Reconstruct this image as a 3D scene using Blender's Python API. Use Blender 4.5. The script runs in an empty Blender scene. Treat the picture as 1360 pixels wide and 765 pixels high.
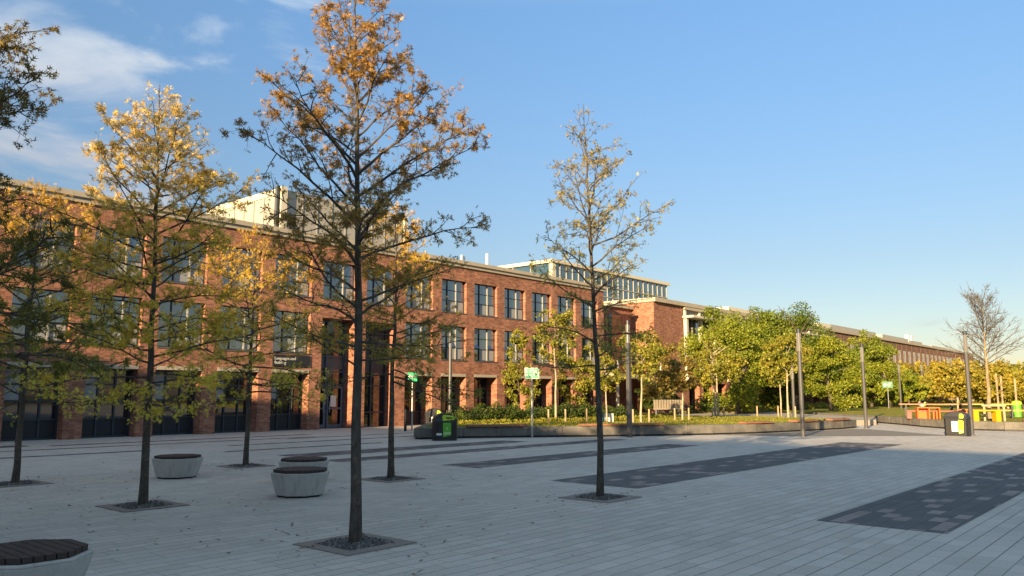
import bpy, math, random
import numpy as np
from mathutils import Vector, Matrix

# ------------------------------------------------------------------ camera, sky, sun
S = bpy.context.scene
COL = S.collection
SUN_EL, SUN_AZ = math.radians(12.2), math.radians(193.3)      # azimuth of the sun, from +X counter-clockwise
PITCH, YAW = math.atan(141 / 1061), math.radians(40.7)
cam = bpy.data.cameras.new('camera'); cam_o = bpy.data.objects.new('camera', cam); COL.objects.link(cam_o)
cam.sensor_width = 36; cam.lens = 1061 / 1360 * 36; cam.clip_end = 3000; cam.clip_start = .05
F = Vector((math.cos(YAW) * math.cos(PITCH), math.sin(YAW) * math.cos(PITCH), math.sin(PITCH)))
R = Vector((math.sin(YAW), -math.cos(YAW), 0)); U = R.cross(F)
M = Matrix((R, U, -F)).transposed().to_4x4(); M.translation = (0, 0, 1.7)
cam_o.matrix_world = M
S.camera = cam_o
S.view_settings.view_transform = 'Standard'; S.view_settings.look = 'None'
S.view_settings.exposure = 1.6; S.view_settings.gamma = 1
S.render.resolution_x = 1024; S.render.resolution_y = 576

W = bpy.data.worlds.new('World'); S.world = W; W.use_nodes = True
nt = W.node_tree; N = nt.nodes; L = nt.links
N.clear()
out = N.new('ShaderNodeOutputWorld'); bg = N.new('ShaderNodeBackground')
sky = N.new('ShaderNodeTexSky'); sky.sky_type = 'NISHITA'; sky.sun_disc = False
sky.sun_elevation = SUN_EL; sky.sun_rotation = math.pi / 2 - SUN_AZ
sky.altitude = 0; sky.air_density = 1.0; sky.dust_density = .2; sky.ozone_density = 1.6
bg.inputs['Strength'].default_value = .095
# thin clouds, a function of the direction in the sky
tc = N.new('ShaderNodeTexCoord')
def vmath(op, a, b=None):
    n = N.new('ShaderNodeVectorMath'); n.operation = op
    for i, v in enumerate((a, b)):
        if v is None: continue
        if isinstance(v, tuple): n.inputs[i].default_value = v
        else: L.new(v, n.inputs[i])
    return n.outputs['Value'] if op == 'DOT_PRODUCT' else n.outputs[0]
def wmath(op, a, b=0.0, clamp=False):
    n = N.new('ShaderNodeMath'); n.operation = op; n.use_clamp = clamp
    for i, v in enumerate((a, b)):
        if isinstance(v, (int, float)): n.inputs[i].default_value = v
        else: L.new(v, n.inputs[i])
    return n.outputs[0]
def wramp(v, a, b):
    n = N.new('ShaderNodeMapRange'); n.interpolation_type = 'SMOOTHSTEP'
    L.new(v, n.inputs[0]); n.inputs[1].default_value = a; n.inputs[2].default_value = b
    return n.outputs[0]
def sky_dir(x, y):
    v = F * 1061 + R * (x - 680) - U * (y - 382.5); v.normalize(); return v
noise = N.new('ShaderNodeTexNoise'); noise.inputs['Scale'].default_value = 5.0
noise.inputs['Detail'].default_value = 8; noise.inputs['Roughness'].default_value = .55; noise.inputs['Distortion'].default_value = .4
mp = N.new('ShaderNodeMapping'); mp.inputs['Scale'].default_value = (1, 1, 2.4); mp.inputs['Location'].default_value = (3.1, 1.7, .4)
L.new(tc.outputs['Generated'], mp.inputs['Vector']); L.new(mp.outputs['Vector'], noise.inputs['Vector'])
cover = None
for (x, y, rad, amt) in ((110, 165, 9.5, .9), (235, -30, 9, .65), (400, 30, 5, .75), (1170, 440, 9, .45)):
    d = vmath('DOT_PRODUCT', tc.outputs['Generated'], tuple(sky_dir(x, y)))
    m = wmath('MULTIPLY', wramp(d, math.cos(math.radians(rad)), math.cos(math.radians(rad * .15))), amt)
    cover = m if cover is None else wmath('MAXIMUM', cover, m)
dens = wramp(wmath('ADD', noise.outputs['Fac'], wmath('MULTIPLY', cover, .28)), .63, .84)
dens = wmath('MULTIPLY', dens, wmath('MULTIPLY', wramp(cover, 0, .5), .72))
mixc = N.new('ShaderNodeMix'); mixc.data_type = 'RGBA'
L.new(dens, mixc.inputs['Factor']); L.new(sky.outputs[0], mixc.inputs['A'])
mixc.inputs['B'].default_value = (4.9, 4.5, 4.2, 1)
# sky gain by height: warm-white fill added at the unseen zenith, lower sky dimmed
sepz = N.new('ShaderNodeSeparateXYZ'); L.new(tc.outputs['Generated'], sepz.inputs[0])
cr = N.new('ShaderNodeValToRGB'); L.new(sepz.outputs[2], cr.inputs[0])
E_ = cr.color_ramp.elements; E_[0].position = 0; E_[0].color = (.375, .345, .38, 1); E_[1].position = 1; E_[1].color = (2.25, 1.70, 1.20, 1)
for p_, c_ in ((.16, (.45, .44, .465)), (.45, (.60, .72, .82)), (.64, (1.72, 1.38, 1.05))):
    q_ = E_.new(p_); q_.color = c_ + (1,)
mul = N.new('ShaderNodeVectorMath'); mul.operation = 'MULTIPLY'; L.new(mixc.outputs['Result'], mul.inputs[0]); L.new(cr.outputs[0], mul.inputs[1])
L.new(mul.outputs[0], bg.inputs['Color']); L.new(bg.outputs[0], out.inputs[0])

sl = bpy.data.lights.new('sun', 'SUN'); sl.energy = 5.0; sl.angle = math.radians(.5); sl.color = (1, .72, .40)
so = bpy.data.objects.new('sun', sl); COL.objects.link(so)
sd = Vector((math.cos(SUN_AZ) * math.cos(SUN_EL), math.sin(SUN_AZ) * math.cos(SUN_EL), math.sin(SUN_EL)))
so.rotation_euler = sd.to_track_quat('Z', 'Y').to_euler()

# ------------------------------------------------------------------ helpers
def tag(o, label=None, cat=None, group=None, kind=None):
    if label: o['label'] = label
    if cat: o['category'] = cat
    if group: o['group'] = group
    if kind: o['kind'] = kind
    return o
def empty(name, loc, label, cat, group=None, rz=0):
    o = bpy.data.objects.new(name, None); COL.objects.link(o); o.location = loc; o.rotation_euler = (0, 0, rz)
    o.empty_display_size = .2
    return tag(o, label, cat, group)
def copy_tree(o, parent=None):
    c = o.copy(); COL.objects.link(c)
    if parent is not None: c.parent = parent
    for ch in list(o.children): copy_tree(ch, c)
    return c
class MB:
    def __init__(self): self.v = []; self.f = []; self.m = []; self.n = 0; self.g = []
    def add(self, vs, fs, mi=0):
        b = self.n; self.v.extend([tuple(p) for p in vs]); self.n += len(vs); self.g.append((b, len(self.f), len(fs)))
        for f in fs: self.f.append([i + b for i in f]); self.m.append(mi)
    def quad(self, a, b, c, d, mi=0): self.add([a, b, c, d], [(0, 1, 2, 3)], mi)
    def box(self, x0, x1, y0, y1, z0, z1, mi=0):
        self.add([(x0, y0, z0), (x1, y0, z0), (x1, y1, z0), (x0, y1, z0), (x0, y0, z1), (x1, y0, z1), (x1, y1, z1), (x0, y1, z1)],
                 [(0, 3, 2, 1), (4, 5, 6, 7), (0, 1, 5, 4), (1, 2, 6, 5), (2, 3, 7, 6), (3, 0, 4, 7)], mi)
    def prism(self, poly, z0, z1, mi=0, top_scale=1.0, c=(0, 0)):
        n = len(poly)
        vs = [(p[0], p[1], z0) for p in poly] + [(c[0] + (p[0] - c[0]) * top_scale, c[1] + (p[1] - c[1]) * top_scale, z1) for p in poly]
        fs = [list(range(n))[::-1], list(range(n, 2 * n))] + [(i, (i + 1) % n, n + (i + 1) % n, n + i) for i in range(n)]
        self.add(vs, fs, mi)
    def tube(self, pts, rad, sides=6, mi=0, cap=False):
        pts = np.asarray(pts, float); n = len(pts); rad = np.broadcast_to(np.asarray(rad, float), (n,))
        d = np.gradient(pts, axis=0); d /= np.linalg.norm(d, axis=1)[:, None] + 1e-9
        ref = np.array([0, 0, 1.]) if abs(d[:, 2].mean()) < .8 else np.array([1., 0, 0])
        a = np.cross(d, ref); a /= np.linalg.norm(a, axis=1)[:, None] + 1e-9
        b = np.cross(d, a)
        t = np.arange(sides) * 2 * math.pi / sides
        ring = pts[:, None, :] + rad[:, None, None] * (a[:, None, :] * np.cos(t)[None, :, None] + b[:, None, :] * np.sin(t)[None, :, None])
        base = self.n; self.v.extend(map(tuple, ring.reshape(-1, 3))); self.n += n * sides; self.g.append((base, len(self.f), (n - 1) * sides + 2 * cap))
        for i in range(n - 1):
            o0 = base + i * sides; o1 = o0 + sides
            for k in range(sides):
                k2 = (k + 1) % sides
                self.f.append([o0 + k, o1 + k, o1 + k2, o0 + k2]); self.m.append(mi)
        if cap:
            self.f.append(list(range(base, base + sides))); self.m.append(mi)
            self.f.append(list(range(base + (n - 1) * sides, base + n * sides))[::-1]); self.m.append(mi)
    def mesh(self, name, mats, smooth=False):
        me = bpy.data.meshes.new(name); me.from_pydata(self.v, [], self.f)
        for m in (mats if isinstance(mats, (list, tuple)) else [mats]): me.materials.append(m)
        me.polygons.foreach_set('material_index', self.m)
        if smooth: me.polygons.foreach_set('use_smooth', [True] * len(self.f))
        me.update(); return me
    def build(self, name, mats, parent=None, smooth=False, loc=None):
        o = bpy.data.objects.new(name, self.mesh(name, mats, smooth)); COL.objects.link(o)
        if parent is not None: o.parent = parent
        if loc is not None: o.location = loc
        return o
def split(b, name, mats, parent):
    """one object for every piece that was added to b"""
    r = []
    for i, (v0, f0, nf) in enumerate(b.g):
        v1 = b.g[i + 1][0] if i + 1 < len(b.g) else b.n; q = MB()
        q.add(b.v[v0:v1], [[k - v0 for k in f] for f in b.f[f0:f0 + nf]]); r.append(q.build(name, mats, parent))
    return r
def bevel(o, w, seg=2):
    m = o.modifiers.new('bevel', 'BEVEL'); m.width = w; m.segments = seg; m.limit_method = 'ANGLE'; m.angle_limit = math.radians(35)
    return o

# ------------------------------------------------------------------ materials
class Mat:
    def __init__(self, name, rough=.7, spec=.4):
        self.m = bpy.data.materials.new(name); self.m.use_nodes = True
        self.t = self.m.node_tree; self.N = self.t.nodes; self.L = self.t.links
        self.b = self.N['Principled BSDF']; self.b.inputs['Roughness'].default_value = rough
        self.b.inputs['Specular IOR Level'].default_value = spec
        self.co = self.N.new('ShaderNodeTexCoord').outputs['Object']
    def node(self, kind, ins=None, **kw):
        n = self.N.new(kind)
        for k, v in kw.items(): setattr(n, k, v)
        for k, v in (ins or {}).items(): self.set(n.inputs[k], v)
        return n
    def set(self, s, v):
        if hasattr(v, 'links') or isinstance(v, bpy.types.NodeSocket): self.L.new(v, s)
        else:
            if isinstance(v, tuple) and len(v) == 3 and s.type == 'RGBA': v = v + (1,)
            s.default_value = v
    def math(self, op, a, b=0.0, clamp=False):
        n = self.node('ShaderNodeMath', operation=op, use_clamp=clamp); self.set(n.inputs[0], a); self.set(n.inputs[1], b); return n.outputs[0]
    def noise(self, scale, detail=4, rough=.55, vec=None, out='Fac', dist=0.0):
        n = self.node('ShaderNodeTexNoise', {'Scale': scale, 'Detail': detail, 'Roughness': rough, 'Distortion': dist, 'Vector': vec or self.co}); return n.outputs[out]
    def ramp(self, v, a, b, lo=0.0, hi=1.0):
        return self.node('ShaderNodeMapRange', {0: v, 1: a, 2: b, 3: lo, 4: hi}).outputs[0]
    def mix(self, f, a, b, mode='MIX'):
        n = self.node('ShaderNodeMix', data_type='RGBA', blend_type=mode)
        self.set(n.inputs['Factor'], f); self.set(n.inputs['A'], a); self.set(n.inputs['B'], b); return n.outputs['Result']
    def gain(self, c, v):     # multiplies a colour by a value
        n = self.node('ShaderNodeVectorMath', operation='SCALE'); self.set(n.inputs[0], c); self.set(n.inputs['Scale'], v); return n.outputs[0]
    def color(self, c): self.set(self.b.inputs['Base Color'], c); return self
    def bump(self, h, strength=.4, dist=.01):
        n = self.node('ShaderNodeBump', {'Strength': strength, 'Distance': dist, 'Height': h}); self.L.new(n.outputs[0], self.b.inputs['Normal']); return self
    def sep(self, vec=None):
        n = self.node('ShaderNodeSeparateXYZ'); self.L.new(vec or self.co, n.inputs[0]); return n.outputs
    def comb(self, x, y, z=0.0):
        n = self.node('ShaderNodeCombineXYZ'); self.set(n.inputs[0], x); self.set(n.inputs[1], y); self.set(n.inputs[2], z); return n.outputs[0]
def plain(name, c, rough=.6, spec=.4, var=.25, scale=6, metal=0.0, bump=0.0):
    m = Mat(name, rough, spec); n = m.noise(scale, 5)
    m.color(m.mix(n, tuple(x * (1 - var) for x in c), tuple(min(1, x * (1 + var)) for x in c)))
    m.b.inputs['Metallic'].default_value = metal
    if bump: m.bump(m.noise(scale * 6, 4), bump)
    return m.m
def brick(name, c1, c2, mortar, wear=.3):
    m = Mat(name, .85, .25); s = m.sep(); u = m.math('ADD', s[0], s[1])
    v = m.comb(u, s[2])
    t = m.node('ShaderNodeTexBrick', {'Vector': v, 'Color1': c1, 'Color2': c2, 'Mortar': mortar, 'Scale': 1.0, 'Mortar Size': .006, 'Bias': 0.0,
                                      'Brick Width': .225, 'Row Height': .075, 'Mortar Smooth': .2})
    n = m.noise(1.1, 6, .6); n2 = m.noise(9, 3)
    c = m.gain(t.outputs['Color'], m.ramp(n, .25, .75, 1 - wear, 1 + wear))
    cell = m.node('ShaderNodeTexWhiteNoise', {'Vector': m.comb(m.math('FLOOR', m.math('DIVIDE', u, .225)), m.math('FLOOR', m.math('DIVIDE', s[2], .075)))}, noise_dimensions='3D').outputs['Value']
    c = m.gain(c, m.ramp(cell, 0, 1, .68, 1.32))
    st = m.ramp(m.noise(.9, 4, .5, m.comb(m.math('MULTIPLY', u, 3.0), m.math('MULTIPLY', s[2], .35))), .55, .8, 0, .35)
    c = m.mix(st, c, tuple(x * .55 for x in c1))
    m.color(c); m.bump(m.math('ADD', m.math('MULTIPLY', t.outputs['Fac'], -1), m.math('MULTIPLY', n2, .5)), .5, .006)
    return m.m
def paving(name, light):
    """long-jointed block paving: courses .2 m, joints along X"""
    m = Mat(name, .75, .35); s = m.sep()
    ny = m.math('DIVIDE', s[1], .2); row = m.math('FLOOR', ny)
    r1 = m.node('ShaderNodeTexWhiteNoise', {'W': row}, noise_dimensions='1D').outputs['Value']
    xs = m.math('ADD', s[0], m.math('MULTIPLY', r1, 3.7)); nx = m.math('DIVIDE', xs, .42); colm = m.math('FLOOR', nx)
    cell = m.node('ShaderNodeTexWhiteNoise', {'Vector': m.comb(colm, row)}, noise_dimensions='3D').outputs['Value']
    fy = m.math('FRACT', ny); fx = m.math('FRACT', nx)
    ey = m.math('MINIMUM', fy, m.math('SUBTRACT', 1.0, fy)); ex = m.math('MINIMUM', fx, m.math('SUBTRACT', 1.0, fx))
    ey = m.math('MULTIPLY', ey, .2); ex = m.math('MULTIPLY', ex, .42)
    jy = m.ramp(ey, .003, .009, 1, 0); jx = m.math('MULTIPLY', m.ramp(ex, .002, .007, 1, 0), m.ramp(r1, 0, 1, .5, .85))
    joint = m.math('MULTIPLY', m.math('MAXIMUM', jy, jx), m.ramp(m.noise(.8, 4), .3, .7, .55, 1.0))
    big = m.noise(.16, 5, .6); fine = m.noise(140, 3, .7); speck = m.noise(38, 3, .7)
    if light:
        c = m.mix(cell, (.435, .405, .36), (.52, .485, .435))
        c = m.gain(c, m.ramp(big, .3, .7, .86, 1.12)); jc = (.10, .098, .092)
        stain = m.ramp(m.noise(1.3, 6, .65), .58, .78, 0, .30); c = m.mix(stain, c, (.24, .23, .215))
        spots = m.ramp(m.noise(7.0, 2, .5), .72, .76, 0, .35); c = m.mix(spots, c, (.16, .155, .15))
        drip = m.ramp(m.noise(2.6, 7, .75, None, 'Fac', 1.5), .60, .70, 0, .28); c = m.mix(drip, c, (.20, .195, .185))
        far = m.noise(.35, 6, .7); c = m.mix(m.ramp(far, .55, .75, 0, .22), c, (.25, .24, .22))
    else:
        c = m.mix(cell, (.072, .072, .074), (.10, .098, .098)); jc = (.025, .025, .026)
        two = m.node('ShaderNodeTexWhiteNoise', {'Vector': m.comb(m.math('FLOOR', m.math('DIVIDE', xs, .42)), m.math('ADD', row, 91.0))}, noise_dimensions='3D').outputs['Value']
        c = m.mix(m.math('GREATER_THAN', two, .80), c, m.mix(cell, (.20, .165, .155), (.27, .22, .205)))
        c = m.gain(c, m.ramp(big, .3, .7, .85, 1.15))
    c = m.gain(c, m.ramp(fine, .3, .7, .80, 1.2)); c = m.gain(c, m.ramp(speck, .3, .7, .90, 1.1))
    m.color(m.mix(joint, c, jc))
    m.bump(m.math('ADD', m.math('MULTIPLY', joint, -1.0), m.math('ADD', m.math('MULTIPLY', fine, .22), m.math('MULTIPLY', cell, .12))), .5, .008)
    return m.m
def leafmat(name, trans=.4, rough=.5):
    m = Mat(name, rough, .25); a = m.node('ShaderNodeAttribute', attribute_name='leafcol').outputs['Color']
    m.color(a); tr = m.node('ShaderNodeBsdfTranslucent', {'Color': m.gain(a, 1.25)})
    mx = m.node('ShaderNodeMixShader', {0: trans}); m.L.new(m.b.outputs[0], mx.inputs[1]); m.L.new(tr.outputs[0], mx.inputs[2])
    m.L.new(mx.outputs[0], m.N['Material Output'].inputs[0]); return m.m
def glass(name, c, spec=1.0, ior=1.9, rough=.03):
    m = Mat(name, rough, spec)
    m.b.inputs['IOR'].default_value = ior
    w = m.noise(1.2, 2); m.color(m.mix(w, c, tuple(x * 1.6 for x in c))); m.bump(w, .03, .02)
    return m.m

BRICK = brick('red_brick', (.315, .127, .078), (.235, .094, .06), (.30, .20, .14))
BROWN = brick('brown_brick', (.22, .115, .075), (.17, .09, .06), (.2, .14, .11), .2)
STONE = plain('stone', (.40, .35, .27), .85, .2, .18, 3, bump=.2)
DARKFRAME = plain('dark_frame', (.022, .030, .042), .45, .5, .15)
PALEFRAME = plain('pale_frame', (.29, .29, .26), .5, .4, .1)
GLASS = glass('window_glass', (.014, .028, .042), 1.0, 2.1)
GLASS_DARK = glass('dark_glass', (.008, .011, .015), .8, 1.6)
GLASS_BLUE = glass('blue_glass', (.022, .055, .08), 1.0, 2.0)
BLIND = plain('blind', (.27, .28, .28), .5, .5, .12, 2)
BLACKVOID = plain('dark_panel', (.012, .015, .020), .5, .4, .2)
CREAM = plain('cream_metal', (.58, .53, .40), .5, .4, .1, 2)
LOUVRE = plain('louvre_metal', (.34, .325, .285), .5, .5, .1, 2)
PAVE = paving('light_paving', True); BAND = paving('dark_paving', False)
BARK = None
def bark(name, c1, c2, sc=14):
    m = Mat(name, .9, .15); s = m.sep(); n = m.noise(sc, 6, .65, m.comb(s[0], s[1], m.math('MULTIPLY', s[2], .45)))
    lich = m.ramp(m.noise(5, 5, .6), .55, .72, 0, .6)
    m.color(m.mix(lich, m.mix(m.ramp(n, .3, .7), c1, c2), tuple(min(1, x * 1.9) for x in c2))); m.bump(n, .9, .015); return m.m
BARK = bark('oak_bark', (.042, .036, .029), (.115, .098, .078))
BIRCHBARK = bark('pale_bark', (.20, .17, .115), (.44, .38, .28), 20)
BIGBARK = bark('lime_bark', (.05, .042, .035), (.12, .1, .08))
LEAF = leafmat('oak_leaf', .5); LEAFG = leafmat('green_leaf', .34)
WOOD_DARK = plain('dark_timber', (.050, .036, .032), .7, .3, .35, 14, bump=.3)
WOOD = plain('brown_timber', (.23, .11, .06), .65, .3, .3, 10, bump=.3)
WOODPALE = plain('pale_timber', (.34, .26, .16), .7, .3, .2, 10)
def concmat():
    m = Mat('white_concrete', .8, .25); n = m.noise(5, 6, .65); pore = m.noise(70, 3, .6); s = m.sep()
    streak = m.noise(9, 4, .6, m.comb(s[0], s[1], m.math('MULTIPLY', s[2], .12)))
    c = m.mix(m.ramp(n, .3, .7), (.39, .375, .345), (.48, .465, .435)); c = m.mix(m.ramp(streak, .52, .72, 0, .5), c, (.20, .19, .165))
    c = m.mix(m.ramp(pore, .64, .70, 0, .6), c, (.16, .15, .14)); m.color(c); m.bump(m.math('ADD', pore, n), .25, .004); return m.m
CONC = concmat()
WALLC = None
def wallmat():
    m = Mat('grey_granite', .8, .3); n = m.noise(2.0, 6, .65); f = m.noise(120, 3)
    c = m.mix(m.ramp(n, .3, .75), (.085, .082, .074), (.185, .172, .148)); c = m.gain(c, m.ramp(f, .3, .7, .8, 1.2))
    m.color(c); m.bump(f, .25, .004); return m.m
WALLC = wallmat()
PINKGR = plain('pink_granite', (.235, .195, .175), .8, .3, .18, 30, bump=.2)
GRAVEL = plain('gravel', (.11, .105, .10), .85, .3, .6, 45)
BLACK = plain('black_plastic', (.012, .012, .014), .42, .5, .2, 5)
LIME = plain('lime_plastic', (.40, .56, .03), .45, .4, .08)
GREENP = plain('green_poster', (.10, .36, .03), .5, .4, .15, 9)
PALEGR = plain('pale_green', (.36, .50, .26), .5, .4, .08)
WHITE = plain('white_paint', (.58, .58, .55), .5, .4, .06)
SIGNG = plain('sign_green', (.02, .30, .13), .45, .4, .12, 7)
SIGNL = plain('sign_pale_green', (.10, .40, .20), .45, .4, .10, 7)
STEEL = plain('galvanised_steel', (.32, .33, .33), .45, .5, .15, 12, metal=.4)
POST = plain('post_paint', (.060, .060, .062), .42, .5, .15, 4)
ORANGE = plain('orange_paint', (.52, .13, .02), .45, .4, .08); YELLOW = plain('yellow_paint', (.48, .31, .006), .45, .4, .06)
RED = plain('red_paint', (.50, .09, .015), .45, .4, .08); LEMON = plain('yellow_sheet', (.75, .55, .05), .6, .3, .1)

def lawnmat():
    m = Mat('lawn_grass', .9, .15); n = m.noise(.5, 6, .65); f = m.noise(30, 4, .7)
    c = m.mix(m.ramp(n, .3, .7), (.17, .18, .022), (.28, .25, .035)); c = m.gain(c, m.ramp(f, .3, .7, .6, 1.4))
    m.color(c); m.bump(f, 1.0, .05); return m.m
LAWN = lawnmat()
def groundmat():
    m = Mat('far_ground', .9, .15); n = m.noise(.05, 6, .6); m.color(m.mix(n, (.08, .09, .03), (.15, .14, .06))); return m.m
# ------------------------------------------------------------------ ground and paving
def sheet(name, poly, z, mat, parent=None, kind='structure'):
    b = MB(); b.add([(x, y, z) for x, y in poly], [list(range(len(poly)))]); o = b.build(name, mat, parent)
    if kind: o['kind'] = kind
    return o
sheet('ground', [(-1500, -1500), (1500, -1500), (1500, 1500), (-1500, 1500)], -.03, groundmat())
sheet('plaza_pavement', [(-34, -70), (140, -70), (140, 33.6), (-34, 33.6)], 0, PAVE)
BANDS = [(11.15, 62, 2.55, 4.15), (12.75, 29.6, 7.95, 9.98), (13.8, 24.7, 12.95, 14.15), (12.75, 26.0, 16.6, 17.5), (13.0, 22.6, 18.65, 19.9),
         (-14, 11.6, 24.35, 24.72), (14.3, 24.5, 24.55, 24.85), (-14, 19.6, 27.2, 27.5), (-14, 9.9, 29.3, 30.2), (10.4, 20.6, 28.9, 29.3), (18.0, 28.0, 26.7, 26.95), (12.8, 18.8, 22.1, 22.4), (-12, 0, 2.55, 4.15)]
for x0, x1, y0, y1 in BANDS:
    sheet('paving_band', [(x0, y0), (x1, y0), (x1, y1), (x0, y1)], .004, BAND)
sheet('side_paving', [(37.2, 8.2), (41.3, 12.6), (41.0, 13.3), (37.0, 13.9), (33.6, 14.6), (31.6, 15.5), (32.6, 12.6)], .0085, plain('side_paving', (.20, .185, .16), .85, .2, .15, 4))
# raised lawn behind the low wall
W1 = [(20.95, 22.65), (22.7, 22.0), (24.8, 20.5), (27.0, 18.7), (29.3, 17.05), (31.4, 15.85), (33.6, 14.95), (37.0, 14.2), (40.7, 13.6), (42.6, 13.55)]
W2 = [(57.5, 21.5), (53.5, 17.6), (50.7, 14.9), (48.2, 12.9), (46.0, 11.4), (44.4, 9.9), (43.5, 8.6), (43.4, 7.2), (43.9, 5.6), (45.0, 3.2), (46.5, 0.0), (49, -6)]
LZ = .38
def slab(name, poly, z0, z1, mats, kind='structure'):
    b = MB(); b.prism(poly, z0, z1); o = b.build(name, mats); o['kind'] = kind; return o
def inset(line, k):
    P = [np.array(p) for p in line]; r = []
    for i in range(len(P)):
        d = P[min(i + 1, len(P) - 1)] - P[max(i - 1, 0)]; d = d / np.linalg.norm(d); r.append((P[i][0] - d[1] * k, P[i][1] + d[0] * k))
    return r
lawn1 = inset(W1, .25) + [(43.6, 15.0), (45.8, 19.8), (44, 24), (36, 26.5), (29.6, 29.0), (26.4, 27.4)]
lawn1 = [(x, y) for x, y in lawn1]
slab('lawn', lawn1, .02, LZ, LAWN)
lawn2 = inset(W2, .25)[::-1] + [(62, 26.3), (100, 27.5), (230, 27.5), (230, -60), (60, -60)]
slab('lawn', lawn2, .02, LZ, LAWN)
slab('planting_bed', [(29.6, 29.4), (36, 26.6), (44.1, 24.1), (47.4, 27.4), (51, 28.2), (51, 31.6), (30.9, 31.6)], .02, LZ - .01, plain('bed_soil', (.10, .09, .035), .95, .1, .5, 3))
slab('planting_bed', [(56.5, 25.4), (62, 26.4), (200, 27.6), (200, 32.2), (56.5, 32.2)], .02, LZ + .02, plain('bed_soil_dry', (.12, .11, .045), .95, .1, .5, 3))
slab('path', [(43.65, 15.02), (45.85, 19.8), (44.15, 24.05), (47.5, 27.35), (51.2, 28.1), (56.4, 28.1), (56.4, 25.3), (61.6, 26.1), (57.45, 21.55), (53.45, 17.65), (50.65, 14.95), (47.0, 13.9)], .006, .30, plain('path_surface', (.36, .32, .26), .85, .2, .12, 3))
def low_wall(name, line, label, thick=.38, h=.42, group=None):
    b = MB(); n = len(line)
    P = [np.array(p) for p in line]
    offs = []
    for i in range(n):
        d = P[min(i + 1, n - 1)] - P[max(i - 1, 0)]; d = d / np.linalg.norm(d); offs.append(np.array([-d[1], d[0]]))
    for i in range(n - 1):                           # coping blocks with fine joints between them
        L_ = np.linalg.norm(P[i + 1] - P[i]); k = max(1, round(L_ / 1.45))
        for j in range(k):
            g = .006 / L_
            t0, t1 = j / k + g, (j + 1) / k - g
            q = []
            for t in (t0, t1):
                q.append((P[i] * (1 - t) + P[i + 1] * t, offs[i] * (1 - t) + offs[i + 1] * t))
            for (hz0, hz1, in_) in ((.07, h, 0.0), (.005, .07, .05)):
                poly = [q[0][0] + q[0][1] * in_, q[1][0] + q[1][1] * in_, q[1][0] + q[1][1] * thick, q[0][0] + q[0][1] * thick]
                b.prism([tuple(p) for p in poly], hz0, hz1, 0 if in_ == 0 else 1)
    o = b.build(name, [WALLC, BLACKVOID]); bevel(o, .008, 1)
    return tag(o, label, 'wall', group)
low_wall('low_wall', W1, 'long curved low grey granite wall holding the grass in front of the brick building', group='low planter walls')
low_wall('low_wall', W2, 'low grey granite wall curving behind the right hand bin below the coloured tables', group='low planter walls')
low_wall('low_wall', [(26.0, 27.4), (20.95, 22.95)], 'short return of granite wall behind the left hand bin near the brick piers', group='low planter walls')

# bench slabs fixed to the walls
def along(line, t0, t1):
    P = [np.array(p) for p in line]; seg = [np.linalg.norm(P[i + 1] - P[i]) for i in range(len(P) - 1)]
    def at(s):
        for i, l in enumerate(seg):
            if s <= l or i == len(seg) - 1: return P[i] + (P[i + 1] - P[i]) * (s / l)
            s -= l
    k = max(2, int((t1 - t0) / .8) + 1)
    return [at(t0 + (t1 - t0) * j / (k - 1)) for j in range(k)]
def wall_bench(line, t0, t1, label, mat=WOOD):
    pts = along(line, t0, t1); e = empty('wall_bench', (pts[0][0], pts[0][1], .42), label, 'bench', 'timber bench tops on the low walls')
    o_ = np.array([pts[0][0], pts[0][1]])
    b = MB(); s = MB()
    for i in range(len(pts) - 1):
        d = pts[i + 1] - pts[i]; d /= np.linalg.norm(d); nrm = np.array([-d[1], d[0]])
        for j in range(4):
            a0, a1 = -.10 + j * .115, -.10 + j * .115 + .105
            poly = [pts[i] + nrm * a0 - o_, pts[i + 1] + nrm * a0 - o_, pts[i + 1] + nrm * a1 - o_, pts[i] + nrm * a1 - o_]
            b.prism([tuple(p) for p in poly], .022, .095)
    for p in (pts[0] + (pts[1] - pts[0]) * .2, pts[-1] + (pts[-2] - pts[-1]) * .2):
        q = p - o_; s.box(q[0] - .04, q[0] + .04, q[1] - .02, q[1] + .22, .001, .0215)
    b.build('timber_top', mat, e); split(s, 'bracket', DARKFRAME, e)
    return e
wall_bench(W1, 2.0, 4.4, 'brown timber bench top on the granite wall just right of the black bin')
wall_bench(W1, 6.6, 10.2, 'longest brown timber bench top on the granite wall behind the bare plaza tree')
wall_bench(W1, 14.3, 16.1, 'brown timber bench top on the sunlit granite wall left of the young tree stakes')
wall_bench(W1, 17.9, 19.9, 'brown timber bench top on the granite wall just left of the middle lamp post')
wall_bench(W1, 21.0, 22.9, 'brown timber bench top on the end of the granite wall by the path opening')
wall_bench(W2, 21.3, 27.5, 'pale brown timber bench top on the granite wall below the yellow benches')

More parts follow.
